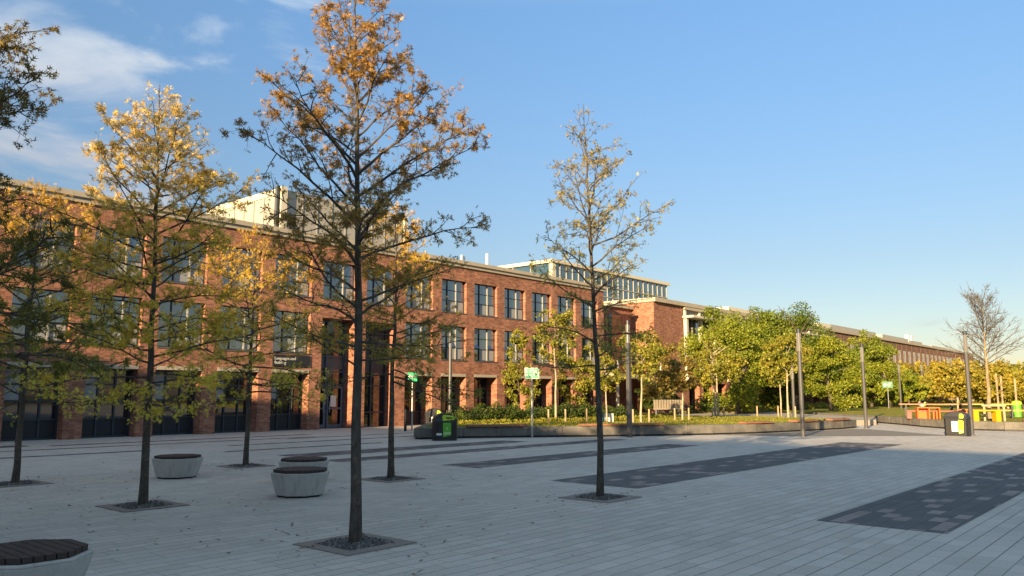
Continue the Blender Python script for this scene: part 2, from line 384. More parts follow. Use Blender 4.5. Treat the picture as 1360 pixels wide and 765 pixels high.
# ------------------------------------------------------------------ main brick building
FY = 32.7; PITCHX = 2.725; OW = 2.03
def bay_x(k): return 12.78 + PITCHX * k
def wall_grid(b, xs, zs, y, opening, mi=0, soff=0):
    """front wall at y from grid lines, opening(i,j) gives a recess depth or 0"""
    for i in range(len(xs) - 1):
        for j in range(len(zs) - 1):
            x0, x1, z0, z1 = xs[i], xs[i + 1], zs[j], zs[j + 1]; d = opening(i, j)
            if not d: b.quad((x0, y, z0), (x1, y, z0), (x1, y, z1), (x0, y, z1), mi); continue
            if opening(i - 1, j) != d: b.quad((x0, y, z0), (x0, y, z1), (x0, y + d, z1), (x0, y + d, z0), mi)
            if opening(i + 1, j) != d: b.quad((x1, y, z0), (x1, y + d, z0), (x1, y + d, z1), (x1, y, z1), mi)
            if opening(i, j + 1) != d: b.quad((x0, y, z1), (x1, y, z1), (x1, y + d, z1), (x0, y + d, z1), mi)
            if opening(i, j - 1) != d and z0 > .01: b.quad((x0, y, z0), (x0, y + d, z0), (x1, y + d, z0), (x1, y, z0), mi)
B1 = empty('brick_building', (12, FY, 0), 'long three storey red brick building with square windows and stone cornice behind the autumn trees', 'building')
def part(b, name, mats, parent, **k):
    o = b.build(name, mats, parent, **k)
    if parent.type == 'EMPTY': o.location = tuple(-c for c in parent.location)
    return o
def psplit(b, name, mats, parent):
    for o in split(b, name, mats, parent): o.location = tuple(-c for c in parent.location)
KS = list(range(-8, 13))
XEND = 48.25; XBEG = bay_x(-8) - .7
xs = [XBEG]
for k in KS: xs += [bay_x(k), bay_x(k) + OW]
xs.append(XEND)
GT, W2B, W2T, W3B, W3T, CB = 2.70, 3.66, 5.62, 6.42, 8.31, 9.13
ENT = 5.45
zs = [0, GT, W2B, ENT, W2T, W3B, W3T, CB]
def op1(i, j):
    if i < 0 or i >= len(xs) - 1 or j < 0 or i % 2 == 0: return 0
    k = KS[(i - 1) // 2]
    if j >= 7: return 0
    if k in (4, 5): return 0 if j in (3, 4, 6) else (.9 if j in (0, 1, 2) else .26)
    if j == 0: return .95 if k >= 6 else .62
    if j in (2, 3): return .26
    if j == 5: return .26
    return 0
wb = MB(); wall_grid(wb, xs, zs, FY, op1)
wb.quad((XEND, FY, 0), (XEND, FY + 14, 0), (XEND, FY + 14, CB), (XEND, FY, CB))
wb.quad((XBEG, FY + 14, 0), (XBEG, FY, 0), (XBEG, FY, CB), (XBEG, FY + 14, CB))
wb.quad((XEND, FY + 14, 0), (XBEG, FY + 14, 0), (XBEG, FY + 14, CB), (XEND, FY + 14, CB))
part(wb, 'brick_wall', BRICK, B1)
rb = MB(); rb.box(XBEG + .5, XEND - .3, FY + .5, FY + 13.6, 9.10, 9.3); part(rb, 'roof', plain('roof_felt', (.2, .2, .2), .9, .1), B1)
cb = MB()
cb.box(XBEG - .1, XEND + .12, FY - .10, FY + .5, CB, CB + .19); cb.box(XBEG - .18, XEND + .2, FY - .20, FY + .5, CB + .19, CB + .40)
part(cb, 'cornice', STONE, B1)
# stone bands
for k in KS:
    if k in (4, 5): continue
    b = MB(); x = bay_x(k); b.box(x + .003, x + OW - .003, FY - .012, FY + .22, GT + .003, GT + .165)
    part(b, 'lintel', STONE, B1)
b = MB()
for k in KS: b.box(bay_x(k) + OW + .30, bay_x(k) + OW + .40, FY - .075, FY - .003, 0.1, CB - .02)
RP = b
downpipes = [k for k in (-5, -1, 3, 7, 10)]
# windows: one prototype per size, copied
def window_meshes(w, h, depth, cols, rows, pale_col, blinds, fr=.045):
    """frame mesh and pane mesh; local origin lower left on the wall face"""
    f = MB(); g = MB(); bl = MB(); pm = MB()
    y0, y1 = depth - .07, depth - .004
    f.box(.003, fr, y0, y1, .003, h - .003); f.box(w - fr, w - .003, y0, y1, .003, h - .003)
    f.box(fr, w - fr, y0, y1, .003, fr); f.box(fr, w - fr, y0, y1, h - fr, h - .003)
    cx = [fr] + [w * c for c in cols] + [w - fr]; rz = [fr] + [h * r for r in rows] + [h - fr]
    for i, c in enumerate(cols):
        hw = .028 if i == pale_col else .022
        (pm if i == pale_col else f).box(w * c - hw, w * c + hw, y0 - .015, y1, fr + .002, h - fr - .002)
    for r in rows:
        for i in range(len(cx) - 1): f.box(cx[i] + .04, cx[i + 1] - .04, y0 + .005, y1, h * r - .022, h * r + .022)
    g.quad((fr, depth - .03, fr), (w - fr, depth - .03, fr), (w - fr, depth - .03, h - fr), (fr, depth - .03, h - fr))
    for (i, j, part_) in blinds:
        x0, x1, z0, z1 = cx[i] + .03, cx[i + 1] - .03, rz[j] + .03, rz[j + 1] - .03
        z0 = z1 - (z1 - z0) * part_
        bl.box(x0, x1, depth - .042, depth - .034, z0, z1)
    return f, g, bl, pm
def make_window(parent, kinds, w, h, depth, cols, rows, pale, blinds, panemat=None, sill=True, sm=None):
    f, g, bl, pm = window_meshes(w, h, depth, cols, rows, pale, blinds)
    o = f.build('window', DARKFRAME, parent)
    g.build('pane', panemat or GLASS, o)
    if pale is not None: pm.build('mullion', PALEFRAME, o)
    if blinds: split(bl, 'blind', BLIND, o)
    if sill:
        s = MB(); s.box(-.02, w + .02, -.035, depth - .08, -.055, -.003); s.build('sill', plain('sill_metal', (.10, .10, .10), .5, .4), o)
    return o
SILLM = None
rnd = random.Random(5)
protos = {}
def place_window(key, maker, x, y, z, parent):
    if key not in protos: protos[key] = o = maker()
    else: o = copy_tree(protos[key], parent)
    o.location = (x - parent.location.x, y - parent.location.y, z - parent.location.z)
    return o
VAR = [((1, 0, 1), (2, 0, 1)), ((1, 0, 1), (2, 0, 1), (0, 2, .5)), ((2, 0, 1),), ((1, 0, 1), (2, 0, 1), (1, 2, .9)), ((0, 0, 1), (1, 0, 1), (2, 0, 1), (0, 1, .8)), ((1, 0, 1), (2, 0, 1), (0, 1, 1), (0, 2, 1))]
for k in KS:
    for (zb, zt) in ((W2B, W2T), (W3B, W3T)):
        if k in (4, 5) and zb == W2B: continue
        v = rnd.choice([0, 0, 0, 2, 2, 1, 5])
        if k >= 6: v = 0 if rnd.random() < .75 else rnd.choice([1, 2, 3])
        key = ('w', round(zt - zb, 2), v)
        place_window(key, lambda: make_window(B1, None, OW, zt - zb, .26, (.30, .66), (.36, .68), 1, VAR[v]), bay_x(k), FY, zb, B1)
# hinged lights pushed open on the middle floor
def hopper():
    b = MB(); w, h = .60, .58
    b.box(0, w, -.02, .0, 0, .035); b.box(0, w, -.02, 0, h - .035, h); b.box(0, .035, -.02, 0, .035, h - .035); b.box(w - .035, w, -.02, 0, .035, h - .035)
    o = b.build('open_casement', DARKFRAME, B1); g = MB(); g.quad((.035, -.01, .035), (w - .035, -.01, .035), (w - .035, -.01, h - .035), (.035, -.01, h - .035)); g.build('pane', GLASS, o)
    return o
hp = None
for k, i in ((7, 1), (8, 0), (8, 2), (9, 0), (10, 1), (2, 0)):
    hp = hopper() if hp is None else copy_tree(hp, B1)
    hp.location = (bay_x(k) + (.04, .65, 1.38)[i] - B1.location.x, .17, W2B + .74); hp.rotation_euler = (math.radians(-17), 0, 0)
# ground floor glazing
def shopfront(w, h, d):
    f = MB(); g = MB(); p = MB(); bl = MB()
    y0, y1 = d - .1, d - .005
    for x in (.003, w * .33, w * .66, w - .07): f.box(x, x + .065, y0, y1, .05, h - .01)
    for z in (.003, .72, 1.42, 2.05, h - .07):
        f.box(.07, w - .07, y0 + .01, y1, z, z + .06)
    g.quad((.05, d - .03, .75), (w - .05, d - .03, .75), (w - .05, d - .03, h - .05), (.05, d - .03, h - .05))
    p.box(.07, w - .075, d - .045, d - .012, .065, .715)
    bl.box(.08, w * .33 - .01, d - .05, d - .034, 1.49, 2.04); bl.box(.08, w * .33 - .01, d - .05, d - .034, 2.12, h - .09)
    o = f.build('ground_window', DARKFRAME, B1); g.build('pane', GLASS_DARK, o); p.build('kick_panel', BLACKVOID, o); split(bl, 'blind', BLIND, o)
    return o
for k in KS:
    if k in (4, 5): continue
    d = .95 if k >= 6 else .62
    place_window(('g', d), lambda: shopfront(OW, GT, d), bay_x(k), FY, 0, B1)
# glazed entrance in the tall opening of bays 4 and 5
def entrance():
    w, h, d = OW, ENT, .9
    e = MB(); g = MB(); pn = MB(); y0, y1 = d - .12, d - .006
    for x in (.003, w * .42, w - .08): e.box(x, x + .075, y0, y1, 0.01, h - .01)
    for z in (2.12, 2.8, 3.55, 4.3, h - .09): e.box(.08, w - .085, y0 + .012, y1, z, z + .07)
    g.quad((.07, d - .03, .02), (w - .07, d - .03, .02), (w - .07, d - .03, h - .05), (.07, d - .03, h - .05))
    pn.box(.085, w * .42 - .005, d - .05, d - .034, 3.0, 3.53); pn.box(w * .42 + .085, w - .09, d - .05, d - .034, 2.95, 3.53)
    o = e.build('entrance_glazing', plain('blue_grey_frame', (.06, .085, .12), .5, .4), B1); g.build('pane', GLASS_DARK, o); split(pn, 'solid_panel', plain('panel_grey', (.07, .08, .09), .5, .4), o)
    o.location = (bay_x(4) - B1.location.x, 0, 0)
    for i, (x0, x1) in enumerate(((.1, .84), (.96, 1.9))):
        dr = MB(); dr.box(x0, x0 + .09, .74, .775, .03, 2.08); dr.box(x1 - .09, x1, .74, .775, .03, 2.08); dr.box(x0 + .09, x1 - .09, .74, .775, .03, .2); dr.box(x0 + .09, x1 - .09, .74, .775, .95, 1.03); dr.box(x0 + .09, x1 - .09, .74, .775, 1.99, 2.08)
        q = dr.build('door', plain('door_frame', (.07, .10, .14), .5, .4), B1); q.location = (bay_x(4) - B1.location.x, 0, 0)
        hn = MB(); hx = x1 - .13 if i == 0 else x0 + .13; hn.tube([(hx, .70, .8), (hx, .70, 1.35)], .015, 6, 0, True); hn.build('handle', STEEL, q)
    return o
entrance()
b = MB(); w = OW; x = bay_x(5)
for xx in (.003, w * .5, w - .08): b.box(x + xx, x + xx + .075, FY + .78, FY + .894, 0.01, ENT - .01)
for z in (.72, 2.1, 2.8, 4.1, ENT - .09): b.box(x + .085, x + w - .09, FY + .79, FY + .894, z, z + .07)
o = part(b, 'tall_window', DARKFRAME, B1)
g = MB(); g.quad((x + .05, FY + .87, .02), (x + w - .05, FY + .87, .02), (x + w - .05, FY + .87, ENT - .05), (x + .05, FY + .87, ENT - .05)); g.build('pane', GLASS_DARK, o)
g = MB(); g.box(x + .09, x + w - .095, FY + .845, FY + .862, 2.88, ENT - .1); g.build('solid_panel', plain('panel_dark', (.05, .055, .06), .6, .3), o)
# notices taped to the door glass
def notice(x, z, w, h, mat, label):
    b = MB(); b.box(0, w, 0, .004, 0, h); o = b.build('notice', mat); o.location = (x, FY + .728, z); tag(o, label, 'notice')
notice(bay_x(4) + .24, 1.38, .5, .36, LEMON, 'yellow notice on the left glass door of the brick building entrance')
notice(bay_x(4) + 1.16, 1.08, .34, .56, WHITE, 'white paper notice on the right glass door of the brick building entrance')
# flues and gutter pipes
b = MB(); b.tube([(36.0, FY + 2.5, 9.3), (36.0, FY + 2.5, 10.5)], .07, 8, 0, True); part(b, 'flue', WHITE, B1)
b = MB(); b.tube([(38.4, FY + 2.5, 9.3), (38.4, FY + 2.5, 10.9)], .10, 8, 0, True); part(b, 'flue', WHITE, B1)
# rooftop plant room
PX, PYY, PT = 23.2, 36.0, 12.45
b = MB(); b.box(PX, 31.9, PYY, PYY + 7.5, 9.30, PT)
o = part(b, 'rooftop_plant_room', LOUVRE, B1)
b = MB()
for i in range(9): b.box(PX + .4 + i * .95, PX + .44 + i * .95, PYY - .03, PYY - .003, 9.35, PT - .1)
for i in range(7): b.box(PX - .05, PX - .003, PYY + .5 + i * 1.0, PYY + .56 + i * 1.0, 9.35, PT - .1)
split(b, 'seam', plain('seam_metal', (.30, .287, .25), .5, .4), o)
b = MB(); b.box(PX - .08, PX + .30, PYY - .16, PYY - .06, 9.3, PT + .1); b.box(31.7, 31.98, PYY - .16, PYY - .06, 9.3, PT - .05); split(b, 'corner_post', CREAM, o)
b = MB(); b.box(PX - .06, PX - .004, PYY - .05, PYY + 7.6, PT - .28, PT + .05); b.build('fascia', CREAM, o)
b = MB(); b.tube([(PX - .15, PYY + .1, 9.3), (PX - .15, PYY + .1, PT + .12)], .13, 8, 0, True); b.build('downpipe', DARKFRAME, o)
# sign panel over bay 3
def sign_panel():
    e = empty('building_sign', (bay_x(3), FY, 2.98), 'dark name board with two lines of white lettering over the bay left of the entrance', 'sign')
    b = MB(); b.box(.003, 2.0, -.05, -.004, 0, .56); b.build('board', plain('sign_board', (.018, .02, .024), .5, .4), e)
    for i, (t, s) in enumerate((('Languages and', .20), ('Building', .20))):
        cu = bpy.data.curves.new('lettering', 'FONT'); cu.body = t; cu.size = s; cu.extrude = .004
        o = bpy.data.objects.new('lettering', cu); dg = bpy.context.evaluated_depsgraph_get()
        COL.objects.link(o); bpy.context.view_layer.update(); me = bpy.data.meshes.new_from_object(o.evaluated_get(bpy.context.evaluated_depsgraph_get()))
        COL.objects.unlink(o); bpy.data.objects.remove(o)
        q = bpy.data.objects.new('lettering', me); COL.objects.link(q); q.parent = e; me.materials.clear(); me.materials.append(WHITE)
        q.location = (.08, -.058, .32 - i * .20); q.rotation_euler = (math.pi / 2, 0, 0)
sign_panel()

# glass rooftop hall, standing behind and over the end of the brick building
GB = empty('glass_hall', (49, 38, 0), 'tall pale framed glass hall rising behind the right end of the red brick building', 'building')
gx0, gx1, gy, gz = 49.0, 66.8, 38.0, 12.2
b = MB(); b.quad((gx0, gy, 0), (gx1, gy, 0), (gx1, gy, gz - .27), (gx0, gy, gz - .27)); b.quad((gx0, gy + 6.0, 0), (gx0, gy, 0), (gx0, gy, gz - .27), (gx0, gy + 6.0, gz - .27)); b.quad((gx1, gy, 0), (gx1, gy + 6, 0), (gx1, gy + 6, gz - .27), (gx1, gy, gz - .27))
part(b, 'glass_wall', GLASS_BLUE, GB)
b = MB()
for i in range(22):
    x = gx0 + .15 + i * (gx1 - gx0 - .3) / 21; b.box(x - .022, x + .022, gy - .07, gy - .004, 0, gz - .27)
for i in range(4):
    y = gy + .2 + i * 1.9; b.box(gx0 - .10, gx0 - .004, y - .05, y + .05, 9, gz - .27)
for z in (10.75, 9.9, 7.6, 5.2): b.box(gx0 - .06, gx1, gy - .075, gy - .006, z - .04, z + .04); 
b.box(gx0 - .075, gx0 - .006, gy + .3, gy + 6, 9.86, 9.94)
part(b, 'mullion_grid', PALEFRAME, GB)
b = MB(); b.box(gx0 - .25, gx1 + .25, gy - .25, gy + 14, gz - .26, gz); b.box(gx0 - .12, gx0 + .35, gy - .12, gy + .1, 9.2, gz - .265); part(b, 'roof', CREAM, GB)
b = MB(); b.box(gx0 + .1, gx1 - .1, gy + 6.05, gy + 13.8, 0, gz - .275); part(b, 'panel_wall', CREAM, GB)

# recessed brick stair tower and canopy in the gap
TW = empty('brick_tower', (51.5, 35, 0), 'recessed red brick stair tower with tall dark slot beside the glass hall', 'building')
b = MB(); b.box(51.6, 55.28, 34.74, 37.9, 0, 8.5); part(b, 'brick_wall', BRICK, TW)
b = MB(); b.box(51.9, 53.6, 34.69, 34.735, 3.3, 7.9); part(b, 'tall_window', GLASS_DARK, TW)
b = MB(); b.box(51.4, 55.28, 34.5, 37.95, 8.5, 8.72); part(b, 'roof', STONE, TW)
CN = empty('entrance_canopy', (48.4, 32, 2.8), 'flat grey entrance canopy with white rail posts in the gap beside the brick tower', 'canopy')
b = MB(); b.box(48.4, 55, 31.6, 34.6, 2.85, 3.2); part(b, 'slab', STONE, CN)
b = MB()
for i in range(5): b.box(48.6 + i * 1.5, 48.7 + i * 1.5, 31.75, 31.85, 3.2, 4.1)
psplit(b, 'rail_post', WHITE, CN)
b = MB(); b.box(48.5, 54.8, 31.77, 31.83, 4.1, 4.15); part(b, 'handrail', STEEL, CN)
for x in (48.7, 54.6):
    b = MB(); b.tube([(x, 31.9, 0), (x, 31.9, 2.85)], .12, 10); part(b, 'column', STONE, CN)

# second block with glazed upper floors
B2 = empty('brick_and_glass_building', (55.3, FY, 0), 'brick fronted building with pale columns and glazed upper floor behind the green trees', 'building')
X2, X2B, X2E = 55.3, 60.0, 93.2
b = MB(); b.box(X2, X2B, FY, FY + 12, 0, 9.0)
xs2 = [X2B]; n2 = 13; p2 = (X2E - X2B) / n2
for i in range(n2): xs2 += [X2B + p2 * i + .7, X2B + p2 * (i + 1) - .01]
xs2 = [X2B] + [v for i in range(n2) for v in (X2B + p2 * i + .75, X2B + p2 * (i + 1))][:-1] + [X2E]
def op2(i, j): return .8 if (0 <= i < len(xs2) - 1 and i % 2 == 1 and j == 0) else 0
wall_grid(b, xs2, [0, 2.6, 4.1], FY, op2)
part(b, 'brick_wall', BRICK, B2)
b = MB(); b.quad((X2B, FY + .83, 0), (X2E, FY + .83, 0), (X2E, FY + .83, 4.1), (X2B, FY + .83, 4.1)); part(b, 'ground_glazing', GLASS_DARK, B2)
b = MB(); b.quad((X2B, FY + .3, 4.15), (X2E, FY + .3, 4.15), (X2E, FY + .3, 8.6), (X2B, FY + .3, 8.6)); part(b, 'pane', GLASS, B2)
b = MB(); b.box(X2B, X2E, FY + .05, FY + .29, 5.55, 6.0); b.box(X2B + .01, X2E, FY + .1, FY + .285, 8.05, 8.75); psplit(b, 'spandrel', plain('spandrel_grey', (.24, .22, .2), .6, .3), B2)
b = MB()
for i in range(n2 * 3 + 1):
    x = X2B + .04 + i * p2 / 3; b.box(x - .03, x + .03, FY + .2, FY + .28, 4.16, 8.04)
for z in (6.55, 7.2, 4.9): b.box(X2B, X2E, FY + .22, FY + .276, z - .025, z + .025)
part(b, 'glazing_bars', DARKFRAME, B2)
for i in range(n2):
    b = MB(); x = X2B + .35 + p2 * i; b.box(x - .16, x + .16, FY - .25, FY + .04, 2.8 if i else 2.8, 8.04); part(b, 'column', plain('column_cream', (.55, .5, .4), .6, .3, .1), B2) if i == 0 else part(b, 'column', CREAM, B2)
b = MB(); b.box(X2B - .02, X2E, FY - 1.0, FY + .04, 8.05, 8.22); part(b, 'canopy', CREAM, B2)
b = MB(); b.box(X2B - .02, X2E, FY - .6, FY + .04, 5.35, 5.52); part(b, 'sunshade', CREAM, B2)
b = MB()
for i in range(n2 + 1):
    x = min(X2B + .35 + p2 * i, X2E - .2); b.box(x - .12, x + .12, FY - .1, FY + .09, 8.225, 8.76)
psplit(b, 'parapet_post', CREAM, B2)
b = MB(); b.box(X2 - .15, X2E + .05, FY - .25, FY + 12.1, 9.02, 9.35); b.box(X2B + .02, X2E, FY - .2, FY + .3, 8.77, 9.0); part(b, 'roof', STONE, B2)
b = MB(); b.box(74, 84, FY + 2.5, FY + 8, 9.36, 10.35); part(b, 'rooftop_plant_room', CREAM, B2)

# third, distant brown block
B3 = empty('distant_brick_building', (93.5, FY, 0), 'long distant brown brick building with a row of pale windows beyond the trees', 'building')
X3, X3E = 93.4, 172.0; p3 = 2.56; n3 = int((X3E - X3 - 1) / p3)
xs3 = [X3]
for i in range(n3): xs3 += [X3 + .9 + p3 * i, X3 + .9 + p3 * i + 1.55]
xs3.append(X3E)
zs3 = [0, 2.9, 3.5, 5.35, 6.15, 8.0, 9.0]
def op3(i, j):
    if not (0 <= i < len(xs3) - 1) or i % 2 == 0: return 0
    k = (i - 1) // 2
    if 17 <= k <= 18 and j in (0, 1, 2): return 0
    return .05 if j in (2, 4) else (.7 if j == 0 else 0)
b = MB(); wall_grid(b, xs3, zs3, FY, op3)
b.quad((X3, FY + 12, 0), (X3, FY, 0), (X3, FY, 9.0), (X3, FY + 12, 9.0)); b.quad((X3E, FY, 0), (X3E, FY + 12, 0), (X3E, FY + 12, 9), (X3E, FY, 9))
part(b, 'brick_wall', BROWN, B3)
b = MB(); b.box(X3 - .05, X3E + .1, FY - .2, FY + 12, 9.0, 9.3); part(b, 'cornice', STONE, B3)
b = MB()
for i in range(n3 + 1): b.box(X3 + .3 + p3 * i, X3 + .42 + p3 * i, FY - .03, FY - .004, .1, 8.95)
psplit(b, 'brick_pier', plain('brown_pier', (.17, .095, .065), .8, .2), B3)
b = MB(); b.quad((X3 + .2, FY + .72, 0), (X3E - .2, FY + .72, 0), (X3E - .2, FY + .72, 2.9), (X3 + .2, FY + .72, 2.9)); part(b, 'ground_glazing', GLASS_DARK, B3)
PALEWIN = plain('pale_window', (.50, .44, .37), .35, .6, .12, 1)
wproto = None
for i in range(n3):
    for z in (3.5, 6.15):
        if z == 3.5 and 17 <= i <= 18: continue
        if wproto is None:
            b = MB(); b.quad((0, .045, 0), (1.55, .045, 0), (1.55, .045, 1.85), (0, .045, 1.85)); b.box(.70, .78, .02, .042, 0, 1.85, 1); b.box(.0, .69, .022, .042, 1.1, 1.16, 1); b.box(.003, .12, .018, .042, 0.003, 1.845, 1); b.box(1.46, 1.547, .018, .042, 0.003, 1.845, 1)
            wproto = b.build('window', [PALEWIN, DARKFRAME], B3); o = wproto
        else: o = copy_tree(wproto, B3)
        o.location = (xs3[1 + 2 * i] - B3.location.x, 0, z)
b = MB(); k = xs3[1 + 2 * 17]; b.box(k - .3, k + 4.5, FY - .02, FY - .005, 3.3, 5.35); part(b, 'dark_opening', BLACKVOID, B3)
b = MB(); b.box(k - .5, k + 4.8, FY - .09, FY - .022, 5.30, 5.45); part(b, 'lintel', STONE, B3)
b = MB(); b.box(k + 4.0, k + 5.2, FY - 1.5, FY - .1, 0, 4.6); part(b, 'brick_buttress', BRICK, B3)
for (x0, x1, h) in ((98, 116, 1.0), (119, 132, .95), (132.5, 140, .75), (146, 155, .5)):
    b = MB(); b.box(x0, x1, FY + 1.0, FY + 6, 9.31, 9.3 + h * .8); part(b, 'rooftop_plant_room', LOUVRE, B3)
b = MB(); b.box(94, 98, FY + .8, FY + 5, 9.31, 10.0); part(b, 'rooftop_plant_room', CREAM, B3)
b = MB(); b.box(134.5, 135.1, FY + 1.5, FY + 2.1, 9.9, 10.9); b.box(136.2, 136.8, FY + 1.5, FY + 2.1, 9.9, 10.8); psplit(b, 'roof_vent', WHITE, B3)

# building across the square: its roofline throws the evening shade over the plaza
B4 = empty('shading_building', (-30, -10, 0), 'brick building across the square behind the viewer, throwing the shade', 'building')
b = MB(); b.box(-44, -30, -60, 27, 0, 12.15); part(b, 'brick_wall', BRICK, B4)
b = MB(); b.box(-44.2, -30, -60.2, 27.2, 12.15, 12.7); part(b, 'cornice', STONE, B4)
wp = None
for i in range(30):
    for z in (1.0, 4.4, 7.7):
        if wp is None:
            b = MB(); b.quad((.001, 2, 0), (.001, 0, 0), (.001, 0, 2), (.001, 2, 2)); b.box(.0, .06, .95, 1.05, 0, 2, 1); b.box(0, .06, 0, .94, .96, 1.04, 1)
            wp = b.build('window', [GLASS, PALEFRAME], B4); o = wp
        else: o = copy_tree(wp, B4)
        o.location = (.012, -49 + i * 2.85, z)

# ------------------------------------------------------------------ trees
def set_leafcol(me, cols):
    a = me.color_attributes.new('leafcol', 'FLOAT_COLOR', 'CORNER')
    a.data.foreach_set('color', np.asarray(cols, np.float32).ravel())
def leaf_object(name, pos, size, col, rng, template, mat, parent, up_bias=0.0, dirs=None):
    """one mesh of many leaves. template: (verts n x 3, faces list of quads)"""
    tv, tf = template; n = len(pos); k = len(tv); q = len(tf)
    z = rng.normal(size=(n, 3)); z[:, 2] += up_bias; z /= np.linalg.norm(z, axis=1)[:, None]
    x = rng.normal(size=(n, 3)) if dirs is None else dirs + rng.normal(size=(n, 3)) * .45
    x -= (x * z).sum(1)[:, None] * z; x /= np.linalg.norm(x, axis=1)[:, None] + 1e-9
    y = np.cross(z, x)
    V = pos[:, None, :] + size[:, None, None] * (x[:, None, :] * tv[None, :, 0, None] + y[:, None, :] * tv[None, :, 1, None] + z[:, None, :] * tv[None, :, 2, None])
    Fc = (np.arange(n)[:, None, None] * k + np.asarray(tf)[None]).reshape(-1, len(tf[0]))
    me = bpy.data.meshes.new(name); nv = n * k; nf = len(Fc); c = len(tf[0])
    me.vertices.add(nv); me.vertices.foreach_set('co', V.astype(np.float32).ravel())
    me.loops.add(nf * c); me.loops.foreach_set('vertex_index', Fc.astype(np.int32).ravel())
    me.polygons.add(nf); me.polygons.foreach_set('loop_start', (np.arange(nf) * c).astype(np.int32)); me.polygons.foreach_set('loop_total', np.full(nf, c, np.int32))
    me.update(calc_edges=True)
    cc = np.concatenate([col, np.ones((n, 1))], 1); set_leafcol(me, np.repeat(cc, q * c, axis=0))
    me.materials.append(mat); o = bpy.data.objects.new(name, me); COL.objects.link(o); o.parent = parent
    return o
# lobed oak leaf: spine kite and two pairs of pointed lobes
OAK = (np.array([(-.25, 0, 0), (.45, .065, .02), (1.05, 0, -.06), (.45, -.065, .02),
                 (.12, 0, 0), (.27, .15, .03), (.46, .46, -.02), (.36, .04, 0), (.12, 0, 0), (.27, -.15, .03), (.46, -.46, -.02), (.36, -.04, 0),
                 (.42, 0, 0), (.58, .13, .02), (.86, .36, -.04), (.66, .02, 0), (.42, 0, 0), (.58, -.13, .02), (.86, -.36, -.04), (.66, -.02, 0)]),
       [(0, 3, 2, 1), (4, 7, 6, 5), (8, 9, 10, 11), (12, 15, 14, 13), (16, 17, 18, 19)])
LEAFT = (np.array([(0, 0, 0), (.5, .34, .06), (1, 0, 0), (.5, -.34, .06)]), [(0, 3, 2, 1)])

